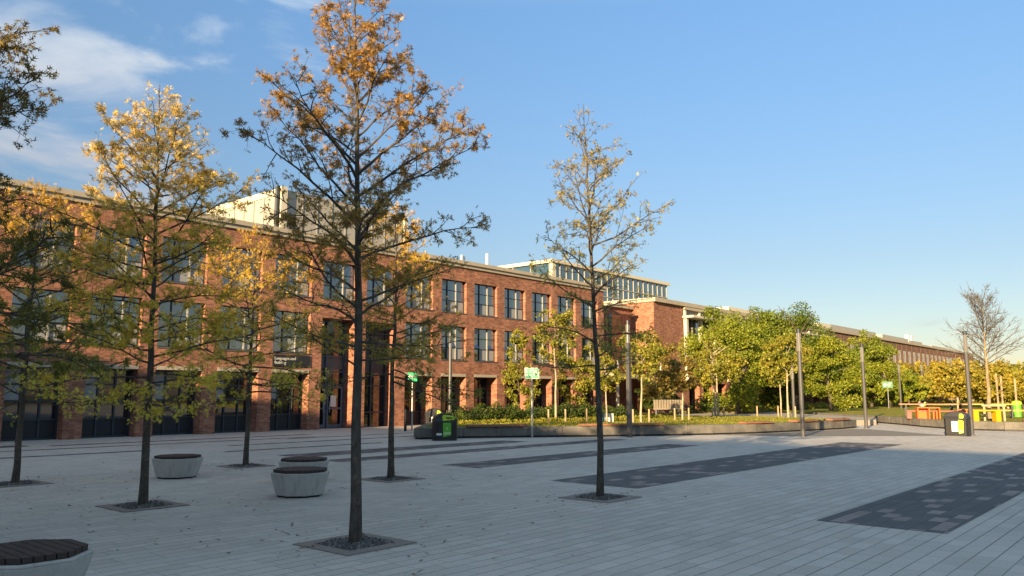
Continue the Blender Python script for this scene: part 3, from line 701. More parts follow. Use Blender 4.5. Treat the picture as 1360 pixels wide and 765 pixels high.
def unit(v): return v / (np.linalg.norm(v) + 1e-9)
def grow(rng, p, d, L, n, bend, wig):
    pts = [p]; st = L / n
    for i in range(n):
        d = unit(d + np.array([0, 0, bend / n]) + rng.normal(size=3) * wig); p = p + d * st; pts.append(p)
    return np.array(pts), d
def oak(name, base, H, seed, label, prof, n_prim, colf, leaf_n, trunk_r=.09, leaf_s=.11, z0=1.6, group='young oaks planted in the plaza paving', bare_tip=.0, lean=(0, 0), elev=None, keep=None, twigs=1.0):
    rng = np.random.default_rng(seed)
    e = empty(name, (base[0], base[1], 0), label, 'tree', group)
    wood = MB(); zt = np.linspace(0, H, 16)
    wob = np.cumsum(rng.normal(size=(16, 2)) * .012, axis=0)
    trunk = np.stack([lean[0] * zt + wob[:, 0] - wob[0, 0], lean[1] * zt + wob[:, 1] - wob[0, 1], zt], 1)
    tr = trunk_r * (1 - zt / H * .93) ** 1.0; tr[0] *= 1.18
    wood.tube(trunk, tr, 10)
    tips = []; tdirs = []
    def trunk_at(z):
        i = min(14, int(z / H * 15)); t = z / H * 15 - i; return trunk[i] * (1 - t) + trunk[i + 1] * t
    az = rng.random() * 6.28
    for i in range(n_prim):
        t = (i + rng.random() * .7) / n_prim; z = z0 + (H * .965 - z0) * t ** .95
        az += 2.399 + rng.normal() * .35
        Lp = prof(t) * (.82 + .36 * rng.random()); Lp = max(Lp, .22)
        el = (math.radians(-4 + 50 * t ** .8) if elev is None else elev(t)) + rng.normal() * .14
        d = np.array([math.cos(az) * math.cos(el), math.sin(az) * math.cos(el), math.sin(el)])
        if keep is not None and not keep(d, z): continue
        nseg = 7; r0 = min(trunk_r * (1 - z / H * .93) * .7, .006 + .009 * Lp)
        pts, dd = grow(rng, trunk_at(z), d, Lp, nseg, .10 if t > .3 else -.02, .11)
        rr = np.linspace(r0, .0035, nseg + 1); wood.tube(pts, rr, 5)
        tips.append(pts[-1]); tdirs.append(dd)
        ns = max(2, int(Lp / .135 * twigs))
        for s in range(ns):
            u = .24 + .76 * (s + rng.random()) / ns; j = min(nseg - 1, int(u * nseg)); f = u * nseg - j
            p = pts[j] * (1 - f) + pts[j + 1] * f; dl = unit(pts[j + 1] - pts[j])
            side = unit(np.cross(dl, [0, 0, 1])) * (1 if s % 2 else -1)
            d2 = unit(dl * .75 + side * (.55 + .5 * rng.random()) + np.array([0, 0, rng.normal() * .42 + .1]))
            L2 = (.14 + .42 * Lp * (1 - u * .72) * .62) * (.6 + .8 * rng.random())
            q, d3 = grow(rng, p, d2, L2, 4, .12, .17); wood.tube(q, np.linspace(max(.003, r0 * .38), .0022, 5), 4)
            tips.append(q[-1]); tdirs.append(d3); tips.append(q[2]); tdirs.append(d3)
            for w in range(max(1, int(L2 / .13 * twigs))):
                jj = rng.integers(1, 4); d4 = unit(d3 * .6 + rng.normal(size=3) * .6)
                q2, d5 = grow(rng, q[jj], d4, .07 + .15 * rng.random(), 2, .1, .15); wood.tube(q2, (.0026, .002, .0016), 3)
                tips.append(q2[-1]); tdirs.append(d5)
    wood.build('trunk', BARK, e, smooth=True)
    tips = np.array(tips); tdirs = np.array(tdirs)
    # leaves in tufts at the twig ends, with whole branches thinner than others
    w = .25 + rng.random(len(tips)) ** 2
    w *= .75 + .5 * np.clip((tips[:, 2] - z0) / (H - z0) * 1.5, 0, 1)
    cell = np.floor(tips / .38).astype(int); hsh = (cell[:, 0] * 73856093 ^ cell[:, 1] * 19349663 ^ cell[:, 2] * 83492791) % 1000 / 1000.
    w *= (.25 + 1.5 * hsh ** 1.5)
    w *= np.where(tips[:, 2] > H * .93, .5, 1)
    cnt = rng.poisson(w / w.mean() * leaf_n / len(tips))
    idx = np.repeat(np.arange(len(tips)), cnt)
    pos = tips[idx] + rng.normal(size=(len(idx), 3)) * .022; dirs = tdirs[idx] * .55 + rng.normal(size=(len(idx), 3)) * .75; dirs[:, 2] -= .15
    size = leaf_s * (.6 + .65 * rng.random(len(idx)))
    col = colf(pos, hsh[idx], rng)
    leaf_object('crown', pos, size, col, rng, OAK, LEAF, e, .5, dirs)
    return e
def ramp_cols(stops, t):
    ts = [s[0] for s in stops]; return np.stack([np.interp(t, ts, [s[1][c] for s in stops]) for c in range(3)], 1)
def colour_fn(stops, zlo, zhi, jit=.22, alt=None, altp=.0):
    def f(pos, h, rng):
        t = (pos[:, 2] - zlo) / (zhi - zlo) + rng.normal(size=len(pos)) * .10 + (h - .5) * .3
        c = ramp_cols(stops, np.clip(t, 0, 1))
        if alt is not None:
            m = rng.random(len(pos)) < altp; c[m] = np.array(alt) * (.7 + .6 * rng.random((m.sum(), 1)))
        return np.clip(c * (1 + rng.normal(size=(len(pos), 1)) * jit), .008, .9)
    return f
ORANGE_OAK = colour_fn([(0, (.44, .36, .07)), (.35, (.42, .29, .075)), (.6, (.33, .215, .075)), (1, (.36, .225, .08))], 1.8, 6.4, .25, (.50, .29, .05), .12)
YELLOW_OAK = colour_fn([(0, (.62, .56, .085)), (.35, (.66, .51, .075)), (.55, (.60, .44, .07)), (1, (.66, .52, .21))], 1.2, 6.2, .2, (.75, .5, .08), .12)
OLIVE_OAK = colour_fn([(0, (.62, .56, .09)), (.5, (.62, .48, .075)), (.75, (.56, .37, .06)), (1, (.56, .36, .07))], 1.2, 5.8, .22)
SPARSE_OAK = colour_fn([(0, (.34, .35, .06)), (.4, (.32, .29, .075)), (1, (.34, .27, .09))], 1.6, 6.3, .25)
DARK_OAK = colour_fn([(0, (.20, .20, .04)), (.6, (.17, .14, .04)), (1, (.16, .12, .04))], 1.8, 6.0, .25)
def profA(t): return 2.05 * (1 - t) ** .8 * (1 - .25 * max(0, .15 - t) / .15) + .22
def profB(t): return 1.75 * (1 - t) ** .85 + .2
def profC(t): return 1.95 * (1 - t ** 1.6) + .25
oak('oak_tree', (6.0, 7.53), 6.95, 11, 'nearest tall oak with orange brown leaves standing in a square gravel pit', lambda t: np.interp(t, (0, .2, .45, .6, .7, .85, 1), (.95, 1.4, 1.58, 1.22, .88, .52, .15)), 50, ORANGE_OAK, 15500, .071, .066, 1.95, elev=lambda t: math.radians(20 + 34 * t), lean=(-.023, .0265))
oak('oak_tree', (11.25, 7.75), 6.75, 23, 'sparse oak with bare twigs and few yellow leaves right of the green sign', lambda t: np.interp(t, (0, .25, .5, .65, .8, 1), (.9, 1.25, 1.45, 1.05, .65, .12)), 40, SPARSE_OAK, 5200, .059, .066, 1.9, elev=lambda t: math.radians(16 + 36 * t), twigs=1.0, lean=(-.02, .023))
oak('oak_tree', (5.85, 12.5), 6.75, 31, 'bright yellow oak lit by the sun between the white seats and the left edge', lambda t: np.interp(t, (0, .3, .5, .65, .8, .9, 1), (1.4, 1.55, 1.65, 1.3, .75, .42, .15)), 62, YELLOW_OAK, 20000, .066, .073, 1.55, elev=lambda t: math.radians(3 + 48 * t), lean=(-.02, .0235))
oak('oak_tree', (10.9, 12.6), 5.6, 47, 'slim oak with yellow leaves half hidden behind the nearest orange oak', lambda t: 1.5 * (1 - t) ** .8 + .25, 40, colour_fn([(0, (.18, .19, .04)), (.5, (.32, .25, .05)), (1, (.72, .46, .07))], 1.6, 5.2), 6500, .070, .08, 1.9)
oak('oak_tree', (5.64, 17.35), 5.9, 53, 'olive green oak at the far left in front of the brick piers', lambda t: np.interp(t, (0, .4, .6, .8, 1), (1.75, 1.9, 1.6, .95, .25)), 52, OLIVE_OAK, 11500, .064, .08, 1.5, elev=lambda t: math.radians(-2 + 44 * t))
oak('oak_tree', (10.6, 17.5), 5.7, 67, 'golden leaved oak standing behind the single white seat near the facade', lambda t: np.interp(t, (0, .4, .6, .8, 1), (1.8, 2.0, 1.7, 1.0, .25)), 52, OLIVE_OAK, 11500, .066, .08, 1.6, elev=lambda t: math.radians(0 + 44 * t))
oak('oak_tree', (1.95, 11.0), 7.3, 71, 'dark leaved oak reaching into the picture from its left edge', lambda t: 2.15 * (1 - t ** 1.8) + .3, 44, DARK_OAK, 17000, .11, .09, 1.9, elev=lambda t: math.radians(0 + 40 * t))

# crowns of clumped leaves for the trees on the lawns
def leafy(name, base, H, seed, label, cat_group, crown, trunk_r, stops, n_leaf, leaf_s, barkm=BIGBARK, n_cl=90, z0=None, n_limb=9, stems=1, cl_r=.42, zbase=LZ):
    """crown: (cx, cy, cz, rx, ry, rz) relative to base"""
    rng = np.random.default_rng(seed); e = empty(name, (base[0], base[1], zbase), label, 'tree', cat_group)
    cx, cy, cz, rx, ry, rz = crown; wood = MB()
    for s in range(stems):
        top = np.array([cx + rng.normal() * .1 * rx, cy + rng.normal() * .1 * ry, cz + rz * .55]); n = 8
        b0 = np.array([rng.normal() * .12 * (s > 0), rng.normal() * .12 * (s > 0), -.2])
        t = np.linspace(0, 1, n)[:, None]; pts = b0 * (1 - t) + top * t; pts[1:-1, :2] += rng.normal(size=(n - 2, 2)) * .03 * H / 6
        wood.tube(pts, np.linspace(trunk_r, trunk_r * .16, n), 7)
        for i in range(n_limb):
            u = (.3 if barkm is BIGBARK else .55) + (.62 if barkm is BIGBARK else .4) * (i + rng.random()) / n_limb; p = b0 * (1 - u) + top * u; a = rng.random() * 6.28; el = .2 + .8 * rng.random()
            q, _ = grow(rng, p, np.array([math.cos(a) * math.cos(el), math.sin(a) * math.cos(el), math.sin(el)]), rx * (.5 + .5 * rng.random()), 4, .2, .12)
            wood.tube(q, np.linspace(trunk_r * .35, trunk_r * .07, 5), 5)
    wood.build('trunk', barkm, e, smooth=True)
    d = rng.normal(size=(n_cl, 3)); d /= np.linalg.norm(d, axis=1)[:, None]
    rad = .35 + .65 * rng.random(n_cl) ** .45
    # uneven outline: the crown's radius varies with direction
    lump = 1 + .16 * np.sin(3 * np.arctan2(d[:, 1], d[:, 0]) + seed) + .13 * np.sin(5 * d[:, 2] * 2 + seed * 1.7)
    taper = np.where(d[:, 2] > 0, 1 - .28 * d[:, 2] ** 2, 1)
    cc = np.stack([cx + d[:, 0] * rad * rx * lump * taper, cy + d[:, 1] * rad * ry * lump * taper, cz + d[:, 2] * rad * rz * lump], 1)
    cr = cl_r * (.55 + .9 * rng.random(n_cl)) * min(rx, rz) / 1.6
    w = cr ** 2; idx = rng.choice(n_cl, n_leaf, p=w / w.sum())
    g = rng.normal(size=(n_leaf, 3)); g /= np.linalg.norm(g, axis=1)[:, None]
    g *= (rng.random((n_leaf, 1)) ** .4) * cr[idx][:, None]; g[:, 2] *= .8
    pos = cc[idx] + g
    pos[:, 2] = np.maximum(pos[:, 2], .15)
    size = leaf_s * (.6 + .8 * rng.random(n_leaf))
    tone = (rng.random(n_cl)[idx] * .6 + rng.random(n_leaf) * .4)
    col = ramp_cols(stops, tone) * (1 + rng.normal(size=(n_leaf, 1)) * .18)
    leaf_object('crown', pos, size, np.clip(col, .006, .9), rng, LEAFT, LEAFG, e, .35)
    return e
GREEN = [(0, (.10, .14, .014)), (.5, (.19, .225, .022)), (1, (.28, .29, .032))]
GREEN2 = [(0, (.10, .14, .015)), (.5, (.20, .235, .024)), (1, (.29, .30, .034))]
GREEN3 = [(0, (.06, .10, .013)), (.5, (.12, .165, .02)), (1, (.20, .23, .028))]
BIRCHG = [(0, (.13, .15, .02)), (.6, (.24, .23, .03)), (1, (.33, .27, .04))]
BROWNG = [(0, (.11, .11, .025)), (.5, (.19, .145, .03)), (1, (.25, .17, .04))]
YELLG = [(0, (.19, .18, .025)), (.5, (.30, .25, .035)), (1, (.40, .30, .04))]
DARKG = [(0, (.03, .055, .012)), (1, (.09, .12, .02))]
def at(px, Y, z=0.0):
    """X on the sight line of image column px at depth row Y (only used to read positions off the photograph)"""
    v = F * 1061 + R * (px - 680) - U * (523 - 382.5); return v.x * Y / v.y
def ztop(X, Y, ypx):
    lo, hi = 0, 40
    for _ in range(40):
        m = (lo + hi) / 2; v = Vector((X, Y, m - 1.7)); y = 382.5 - 1061 * v.dot(U) / v.dot(F)
        if y > ypx: lo = m
        else: hi = m
    return lo
def big(px, Y, ypx, rx, label, stops, n=9000, seed=1, low=1.0, ls=.24, name='leafy_tree', group='broadleaf trees on the lawns', bark_=BIGBARK, tr=.2, ncl=110, clr=.42, ry=None, stems=1):
    X = at(px, Y); H = ztop(X, Y, ypx) - LZ; rz = (H - low) / 2
    return leafy(name, (X, Y), H, seed, label, group, (0, 0, low + rz, rx, ry or rx, rz * .98), tr, stops, n, ls, bark_, ncl, stems=stems, cl_r=clr)
big(978, 25.5, 411, 3.4, 'broad dense green tree just right of the glazed brick building front', GREEN, 30000, 3, .8, .15, ncl=110, clr=.34)
big(1058, 26.0, 405, 3.5, 'tallest dense green tree behind the middle lamp post', GREEN3, 30000, 8, .7, .15, ncl=105, clr=.34)
big(1103, 23.0, 438, 2.6, 'dense green tree with foliage hanging to the grass right of the middle lamp post', GREEN2, 20000, 12, .4, .15, ncl=75, clr=.34)
big(1157, 26.5, 446, 3.3, 'rounded green tree behind the lamp post beside the path', GREEN, 20000, 17, .9, .18, ncl=75, clr=.34)
big(1126, 28.5, 452, 3.8, 'darker green tree filling the gap between two rounded trees', GREEN3, 14000, 19, 1.0, .2, ncl=70, clr=.34)
big(1020, 28.5, 422, 3.2, 'green tree standing back between the two tallest green trees', GREEN3, 14000, 21, 1.0, .2, ncl=70, clr=.34)
# young trees with pale stems in the grass
BG = 'young pale stemmed trees on the lawn'
big(738, 24.2, 402, 1.15, 'young birch with pale stem and loose leaves right of the green assembly sign', BIRCHG, 2300, 31, 2.6, .13, 'birch_tree', BG, BIRCHBARK, .065, 60, .34)
big(805, 21.6, 470, .9, 'young birch with pale stem seen through the branches of the sparse oak', BIRCHG, 1500, 32, 1.5, .12, 'birch_tree', BG, BIRCHBARK, .055, 50, .34)
big(851, 20.3, 440, 1.25, 'young birch with pale stem beside the grey square lamp column', BIRCHG, 2300, 33, 1.8, .13, 'birch_tree', BG, BIRCHBARK, .065, 60, .36)
big(905, 20.4, 474, 1.2, 'young brownish birch with pale stem in front of the slatted bench', BROWNG, 2500, 34, 1.5, .13, 'birch_tree', BG, BIRCHBARK, .06, 60, .36)
big(872, 27.5, 446, 1.4, 'brownish green small tree against the sunlit brick end wall', BROWNG, 4200, 35, 1.2, .16, 'birch_tree', BG, BIGBARK, .07, 70, .36)
big(953, 22.3, 452, 1.5, 'twin stemmed pale birch at the left edge of the big green trees', BIRCHG, 4200, 36, 1.8, .15, 'birch_tree', BG, BIRCHBARK, .075, 70, .36, stems=2)
big(1036, 19.5, 462, 1.15, 'slender pale birch left of the middle lamp post between low stakes', BIRCHG, 2600, 37, 1.9, .15, 'birch_tree', BG, BIRCHBARK, .06, 55, .36)
big(1046, 18.6, 440, 1.2, 'taller pale birch just left of the middle lamp post between low stakes', BIRCHG, 2800, 38, 2.4, .15, 'birch_tree', BG, BIRCHBARK, .07, 55, .36)
# climber-like trees against the brick piers
big(690, 29.6, 438, 1.0, 'narrow leafy tree growing against the brick pier behind the green sign', BIRCHG, 4200, 41, .5, .13, 'wall_shrub', 'leafy shrubs trained against the piers', BIGBARK, .05, 70, .34)
big(760, 30.6, 470, 1.1, 'leafy shrub against the brick pier right of the young birch', BIRCHG, 3400, 42, .4, .13, 'wall_shrub', 'leafy shrubs trained against the piers', BIGBARK, .05, 60, .34)
big(786, 30.7, 455, .9, 'leafy shrub against the last brick pier before the gap', BIRCHG, 2600, 43, .4, .13, 'wall_shrub', 'leafy shrubs trained against the piers', BIGBARK, .05, 60, .34)
big(870, 30.5, 500, 1.5, 'leafy shrub below the sunlit brick end wall', DARKG, 3600, 44, .2, .15, 'wall_shrub', 'leafy shrubs trained against the piers', BIGBARK, .05, 60, .36)
# far trees to the right
FG = 'trees along the far side of the lawn'
big(1206, 24.5, 496, 2.4, 'small green tree below the start of the pale windows left of two thin posts', GREEN, 5000, 51, 1.0, .3, 'leafy_tree', FG, BIGBARK, .15, 80)
big(1225, 27, 484, 4.4, 'round yellow green tree in front of the distant brown building', YELLG, 6000, 52, 1.2, .38, 'leafy_tree', FG, BIGBARK, .16, 80)
big(1271, 17.5, 478, 2.3, 'yellow green birch left of the right hand lamp post', YELLG, 5500, 53, 1.0, .26, 'leafy_tree', FG, BIRCHBARK, .1, 80)
big(1292, 20, 486, 3.0, 'yellow green tree directly behind the right hand lamp post', YELLG, 5000, 54, .8, .32, 'leafy_tree', FG, BIRCHBARK, .12, 80)
big(1312, 16, 480, 3.2, 'wide yellow tree behind the leafless tree', YELLG, 6500, 55, .8, .3, 'leafy_tree', FG, BIRCHBARK, .12, 90)
big(1338, 14, 490, 3.0, 'yellow green tree at the right edge behind the yellow bench', YELLG, 6000, 56, .6, .3, 'leafy_tree', FG, BIRCHBARK, .12, 90)
big(1358, 13.0, 484, 2.6, 'green tree cut by the right edge of the picture', BIRCHG, 5500, 57, .6, .3, 'leafy_tree', FG, BIGBARK, .12, 90)
big(1382, 12.0, 478, 2.8, 'green tree just outside the right edge of the lawn', BIRCHG, 3500, 58, .6, .3, 'leafy_tree', FG, BIGBARK, .12, 80)
big(1246, 29, 500, 4.0, 'low green tree by the brick buttress of the distant building', YELLG, 3500, 59, .6, .42, 'leafy_tree', FG, BIGBARK, .12, 60)
big(1183, 24.0, 505, 2.0, 'small dark green tree left of the distant green sign', GREEN, 3500, 60, .6, .32, 'leafy_tree', FG, BIGBARK, .12, 60)
# leafless tree
def bare_tree(base, H, seed, label):
    rng = np.random.default_rng(seed); e = empty('bare_tree', (base[0], base[1], LZ), label, 'tree'); wood = MB()
    zt = np.linspace(-.1, H * .97, 12); tk = np.stack([rng.normal(size=12) * .02, rng.normal(size=12) * .02, zt], 1); wood.tube(tk, np.linspace(.12, .012, 12), 8)
    br = MB()
    for i in range(46):
        t = (i + rng.random()) / 46; z = H * (.42 + .54 * t); a = i * 2.399 + rng.normal() * .3; el = .42 + .62 * t + rng.normal() * .14; L_ = (1 - t * .6) * H * .37 * (.75 + .5 * rng.random())
        p = np.array([0, 0, z]); q, dd = grow(rng, p, np.array([math.cos(a) * math.cos(el), math.sin(a) * math.cos(el), math.sin(el)]), L_, 7, .08, .07)
        br.tube(q, np.linspace(.030 * (1 - t * .6), .007, 8), 4)
        for s in range(9):
            j = rng.integers(1, 7); d2 = unit((q[j] - q[j - 1]) / (L_ / 7) + rng.normal(size=3) * .5 + np.array([0, 0, .15])); L2 = L_ * (.18 + .3 * rng.random())
            q2, d3 = grow(rng, q[j], d2, L2, 4, .1, .1); br.tube(q2, np.linspace(.011, .005, 5), 3)
            for w in range(3):
                q3, _ = grow(rng, q2[rng.integers(1, 4)], unit(d3 + rng.normal(size=3) * .5), L2 * .5, 2, .1, .1); br.tube(q3, (.007, .006, .005), 3)
    wood.build('trunk', bark('bare_bark', (.13, .10, .06), (.30, .24, .15)), e, smooth=True); br.build('branches', bark('twig_bark', (.07, .064, .058), (.13, .118, .10)), e)
bt = (47.4, 8.45); bare_tree(bt, ztop(bt[0], bt[1], 396) - LZ, 5, 'leafless tree with a fan of bare twigs behind the yellow benches')
# distant tree belt closing the horizon on the right and behind
rng0 = np.random.default_rng(99)
def belt(poly, n, hmin, hmax, seed):
    rng = np.random.default_rng(seed); P = []
    for i in range(n):
        t = (i + rng.random()) / n * (len(poly) - 1); j = min(int(t), len(poly) - 2); f = t - j; p = np.array(poly[j]) * (1 - f) + np.array(poly[j + 1]) * f
        h = hmin + (hmax - hmin) * rng.random(); k = 240
        g = rng.normal(size=(k, 3)); g /= np.linalg.norm(g, axis=1)[:, None]; g *= rng.random((k, 1)) ** .35
        P.append(np.stack([p[0] + g[:, 0] * h * .55, p[1] + g[:, 1] * h * .55, h * .5 + g[:, 2] * h * .5], 1))
    pos = np.concatenate(P); col = ramp_cols(BIRCHG, rng.random(len(pos)))
    o = leaf_object('distant_trees', pos, .8 + .8 * rng.random(len(pos)), col, rng, LEAFT, LEAFG, None, .3)
    tag(o, 'far belt of green and yellow trees closing the view beyond the lawn', 'trees', None, 'stuff')
belt([(182, 36), (190, 25), (185, 8), (160, -20), (130, -50), (80, -80)], 80, 5.0, 8.0, 7)

# hedge and groundcover along the facade
def shrub(x, y, rx, ry, h, label, stops, n, seed, ls=.11, group='dark shrubs along the brick facade', zb=LZ - .02):
    rng = np.random.default_rng(seed); e = empty('shrub', (x, y, zb), label, 'shrub', group); st = MB()
    for i in range(10):
        q, _ = grow(rng, np.array([rng.normal() * rx * .3, rng.normal() * ry * .3, -.05]), unit(np.array([rng.normal() * .3, rng.normal() * .3, 1])), h * .8, 3, 0, .15); st.tube(q, np.linspace(.014, .004, 4), 4)
    st.build('stems', BIGBARK, e)
    d = rng.random((n, 3)) * 2 - 1; lim = 1 - .3 * rng.random(n)
    pos = np.stack([d[:, 0] * rx, d[:, 1] * ry, (d[:, 2] * .5 + .5) ** .8 * h * (.8 + .28 * np.sin(d[:, 0] * 7 + seed) * np.cos(d[:, 1] * 5)) * np.sqrt(np.clip(1.08 - .5 * d[:, 0] ** 2 - .4 * d[:, 1] ** 2, .1, 1))], 1)
    leaf_object('foliage', pos, ls * (.6 + .8 * rng.random(n)), np.clip(ramp_cols(stops, rng.random(n)), .005, 1), rng, LEAFT, LEAFG, e, .2)
names = ['at the left end of the hedge beside the black bin', 'in the hedge just behind the left wall bench', 'in the hedge between the left wall bench and the green sign', 'in the hedge directly behind the green sign', 'in the hedge below the young birch', 'in the hedge right of the young birch', 'in the hedge behind the sparse oak trunk', 'at the right end of the hedge by the grey cabinet']
for i, nm in enumerate(names):
    hy = 26.0 - .22 * i
    shrub(at(628 + i * 27.5, hy), hy, 1.25, .7, .84 + .14 * math.sin(i * 1.7), 'dark green shrub ' + nm, DARKG, 3000, 100 + i, .09)
nm2 = ['left of the slatted bench', 'just behind the slatted bench', 'under the twin stemmed birch', 'under the broad dense tree']
for i, nm in enumerate(nm2):
    shrub((58, 63, 68, 74)[i], (29.2, 29.5, 29, 29)[i], 2.3, 1.0, (1.3, 1.0, .8, .75)[i], 'yellowish shrub ' + nm, BIRCHG if i > 1 else DARKG, 2200, 140 + i, .15, 'low shrubs before the glazed building')
def cover(name, poly, n, stops, h, seed, label, ls=.1):
    rng = np.random.default_rng(seed); P = np.array(poly); mn, mx = P.min(0), P.max(0); pts = rng.random((n * 3, 2)) * (mx - mn) + mn
    def inside(p):
        c = np.zeros(len(p), bool); j = len(P) - 1
        for i in range(len(P)):
            a, b_ = P[i], P[j]; cond = ((a[1] > p[:, 1]) != (b_[1] > p[:, 1])) & (p[:, 0] < (b_[0] - a[0]) * (p[:, 1] - a[1]) / (b_[1] - a[1] + 1e-9) + a[0]); c ^= cond; j = i
        return c
    pts = pts[inside(pts)][:n]; k = len(pts); bumpy = .5 + .5 * np.sin(pts[:, 0] * 2.3) * np.cos(pts[:, 1] * 2.9 + pts[:, 0])
    pos = np.stack([pts[:, 0], pts[:, 1], LZ + rng.random(k) * h * (.4 + .6 * bumpy)], 1)
    o = leaf_object(name, pos, ls * (.5 + rng.random(k)), np.clip(ramp_cols(stops, rng.random(k)), .005, 1), rng, LEAFT, LEAFG, None, .4)
    tag(o, label, 'plants', None, 'stuff')
cover('ground_cover', [(25.5, 24.9), (33, 23.6), (41, 22.6), (42, 23.6), (34, 24.8), (26.5, 26.0)], 7000, BIRCHG, .16, 201, 'yellow green ground cover in front of the dark hedge')
cover('ground_cover', [(57, 26.0), (62, 26.6), (150, 27.8), (150, 30), (57, 30)], 12000, BIRCHG, .5, 202, 'rough low plants under the big green trees', .2)
# grass blades on the near lawn edges
cover('grass', lawn1, 26000, [(0, (.14, .16, .02)), (1, (.30, .27, .04))], .04, 203, 'short grass blades on the lawn behind the granite wall', .055)

# ------------------------------------------------------------------ tree pits, fallen leaves
def stones_mesh(seed, half):
    rng = np.random.default_rng(seed); b = MB()
    for i in range(420):
        x, y = (rng.random(2) * 2 - 1) * half; r = .010 + .016 * rng.random(); hgt = r * (.6 + .5 * rng.random()); a = rng.random() * 3
        p = [(x + r * math.cos(a + k * 1.257) * (.8 + .4 * rng.random()), y + r * math.sin(a + k * 1.257) * (.8 + .4 * rng.random())) for k in range(5)]
        b.prism(p, .004, .008 + hgt * 1.4, 0 if rng.random() < .6 else 1, .6, (x, y))
    return b
pit = None
PITS = [((6.0, 7.53), 'square granite edged gravel pit around the nearest orange oak'), ((11.25, 7.75), 'granite edged gravel pit around the sparse oak'), ((5.85, 12.5), 'granite edged gravel pit around the bright yellow oak'),
        ((10.9, 12.6), 'granite edged gravel pit around the slim oak behind the nearest one'), ((5.64, 17.35), 'granite edged gravel pit around the far left olive oak'), ((10.6, 17.5), 'granite edged gravel pit around the golden oak near the facade'), ((1.95, 11.0), 'granite edged gravel pit around the dark oak beyond the left edge')]
STONE2 = plain('gravel_pale', (.2, .19, .18), .85, .3, .4, 60)
for (x, y), lab in PITS:
    if pit is None:
        pit = empty('tree_pit', (x, y, 0), lab, 'tree pit', 'gravel tree pits in the plaza')
        b = MB(); o_, i_ = .5, .33
        b.box(-o_, o_, -o_, -i_ - .002, .002, .012); b.box(-o_, o_, i_ + .002, o_, .002, .012); b.box(-o_, -i_ - .002, -i_, i_, .002, .012); b.box(i_ + .002, o_, -i_, i_, .002, .012)
        b.build('edging', PINKGR, pit)
        b = MB(); b.quad((-i_, -i_, .0055), (i_, -i_, .0055), (i_, i_, .0055), (-i_, i_, .0055)); b.build('gravel_bed', GRAVEL, pit)
        g = stones_mesh(4, .32).build('gravel', [GRAVEL, STONE2], pit); g['kind'] = 'stuff'; p = pit
    else: p = copy_tree(pit); p.location = (x, y, 0)
    p['label'] = lab
rng = np.random.default_rng(77); n = 520
cen = np.array([p[0] for p in PITS]); idx = rng.integers(0, len(cen), n); pos2 = cen[idx] + rng.normal(size=(n, 2)) * (.35 + 1.5 * rng.random((n, 1)))
pos = np.concatenate([pos2, np.full((n, 1), .012)], 1)
col = np.clip(np.where(rng.random((n, 1)) < .35, np.array([.30, .19, .05]), np.array([.12, .07, .03])) * (.5 + rng.random((n, 1)) * 1.0), .01, 1)
fl = leaf_object('fallen_leaves', pos, .04 + .045 * rng.random(n), col, rng, OAK, LEAF, None, 4.0)
tag(fl, 'dry brown fallen leaves scattered over the paving around the oaks', 'leaves', None, 'stuff')

# ------------------------------------------------------------------ octagonal seats
def octagon(r, sx=1.0): return [(r * math.cos(math.pi / 8 + i * math.pi / 4) * sx, r * math.sin(math.pi / 8 + i * math.pi / 4)) for i in range(8)]
def clip_slat(poly, x0, x1):
    def clip(P, f, inter):
        out_ = []
        for i in range(len(P)):
            a, b_ = P[i - 1], P[i]
            if f(a) != f(b_): out_.append(inter(a, b_))
            if f(b_): out_.append(b_)
        return out_
    def at_x(xv): return lambda a, b_: (xv, a[1] + (b_[1] - a[1]) * (xv - a[0]) / (b_[0] - a[0]))
    P = clip(poly, lambda p: p[0] >= x0, at_x(x0))
    return clip(P, lambda p: p[0] <= x1, at_x(x1)) if P else P
def make_seat(loc, label, rz=0):
    e = empty('octagonal_seat', (loc[0], loc[1], 0), label, 'seat', 'white octagonal seats with timber tops', rz)
    b = MB(); b.prism(octagon(.40), .03, .375, 0, .5 / .40); b.prism(octagon(.5), .375, .40)
    o = b.build('concrete_base', CONC, e); bevel(o, .008, 2)
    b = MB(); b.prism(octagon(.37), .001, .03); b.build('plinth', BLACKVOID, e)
    b = MB(); oc = octagon(.455); n = 10; w = .84 / n
    for i in range(n):
        P = clip_slat(oc, -.42 + i * w + .005, -.42 + (i + 1) * w - .005)
        if len(P) >= 3: b.prism(P, .402, .450)
    o = b.build('timber_top', WOOD_DARK, e); bevel(o, .004, 1)
    return e
seat = make_seat((8.16, 11.75), 'front one of the two overlapping white octagonal seats beside the nearest oak')
for loc, lab in (((9.52, 13.6), 'rear one of the two overlapping white octagonal seats, mostly hidden'), ((8.25, 16.2), 'white octagonal seat standing alone between the yellow oak and the golden oak'), ((2.53, 7.42), 'nearest white octagonal seat with dark slats cut by the bottom left corner')):
    s = copy_tree(seat); s.location = (loc[0], loc[1], 0); s['label'] = lab

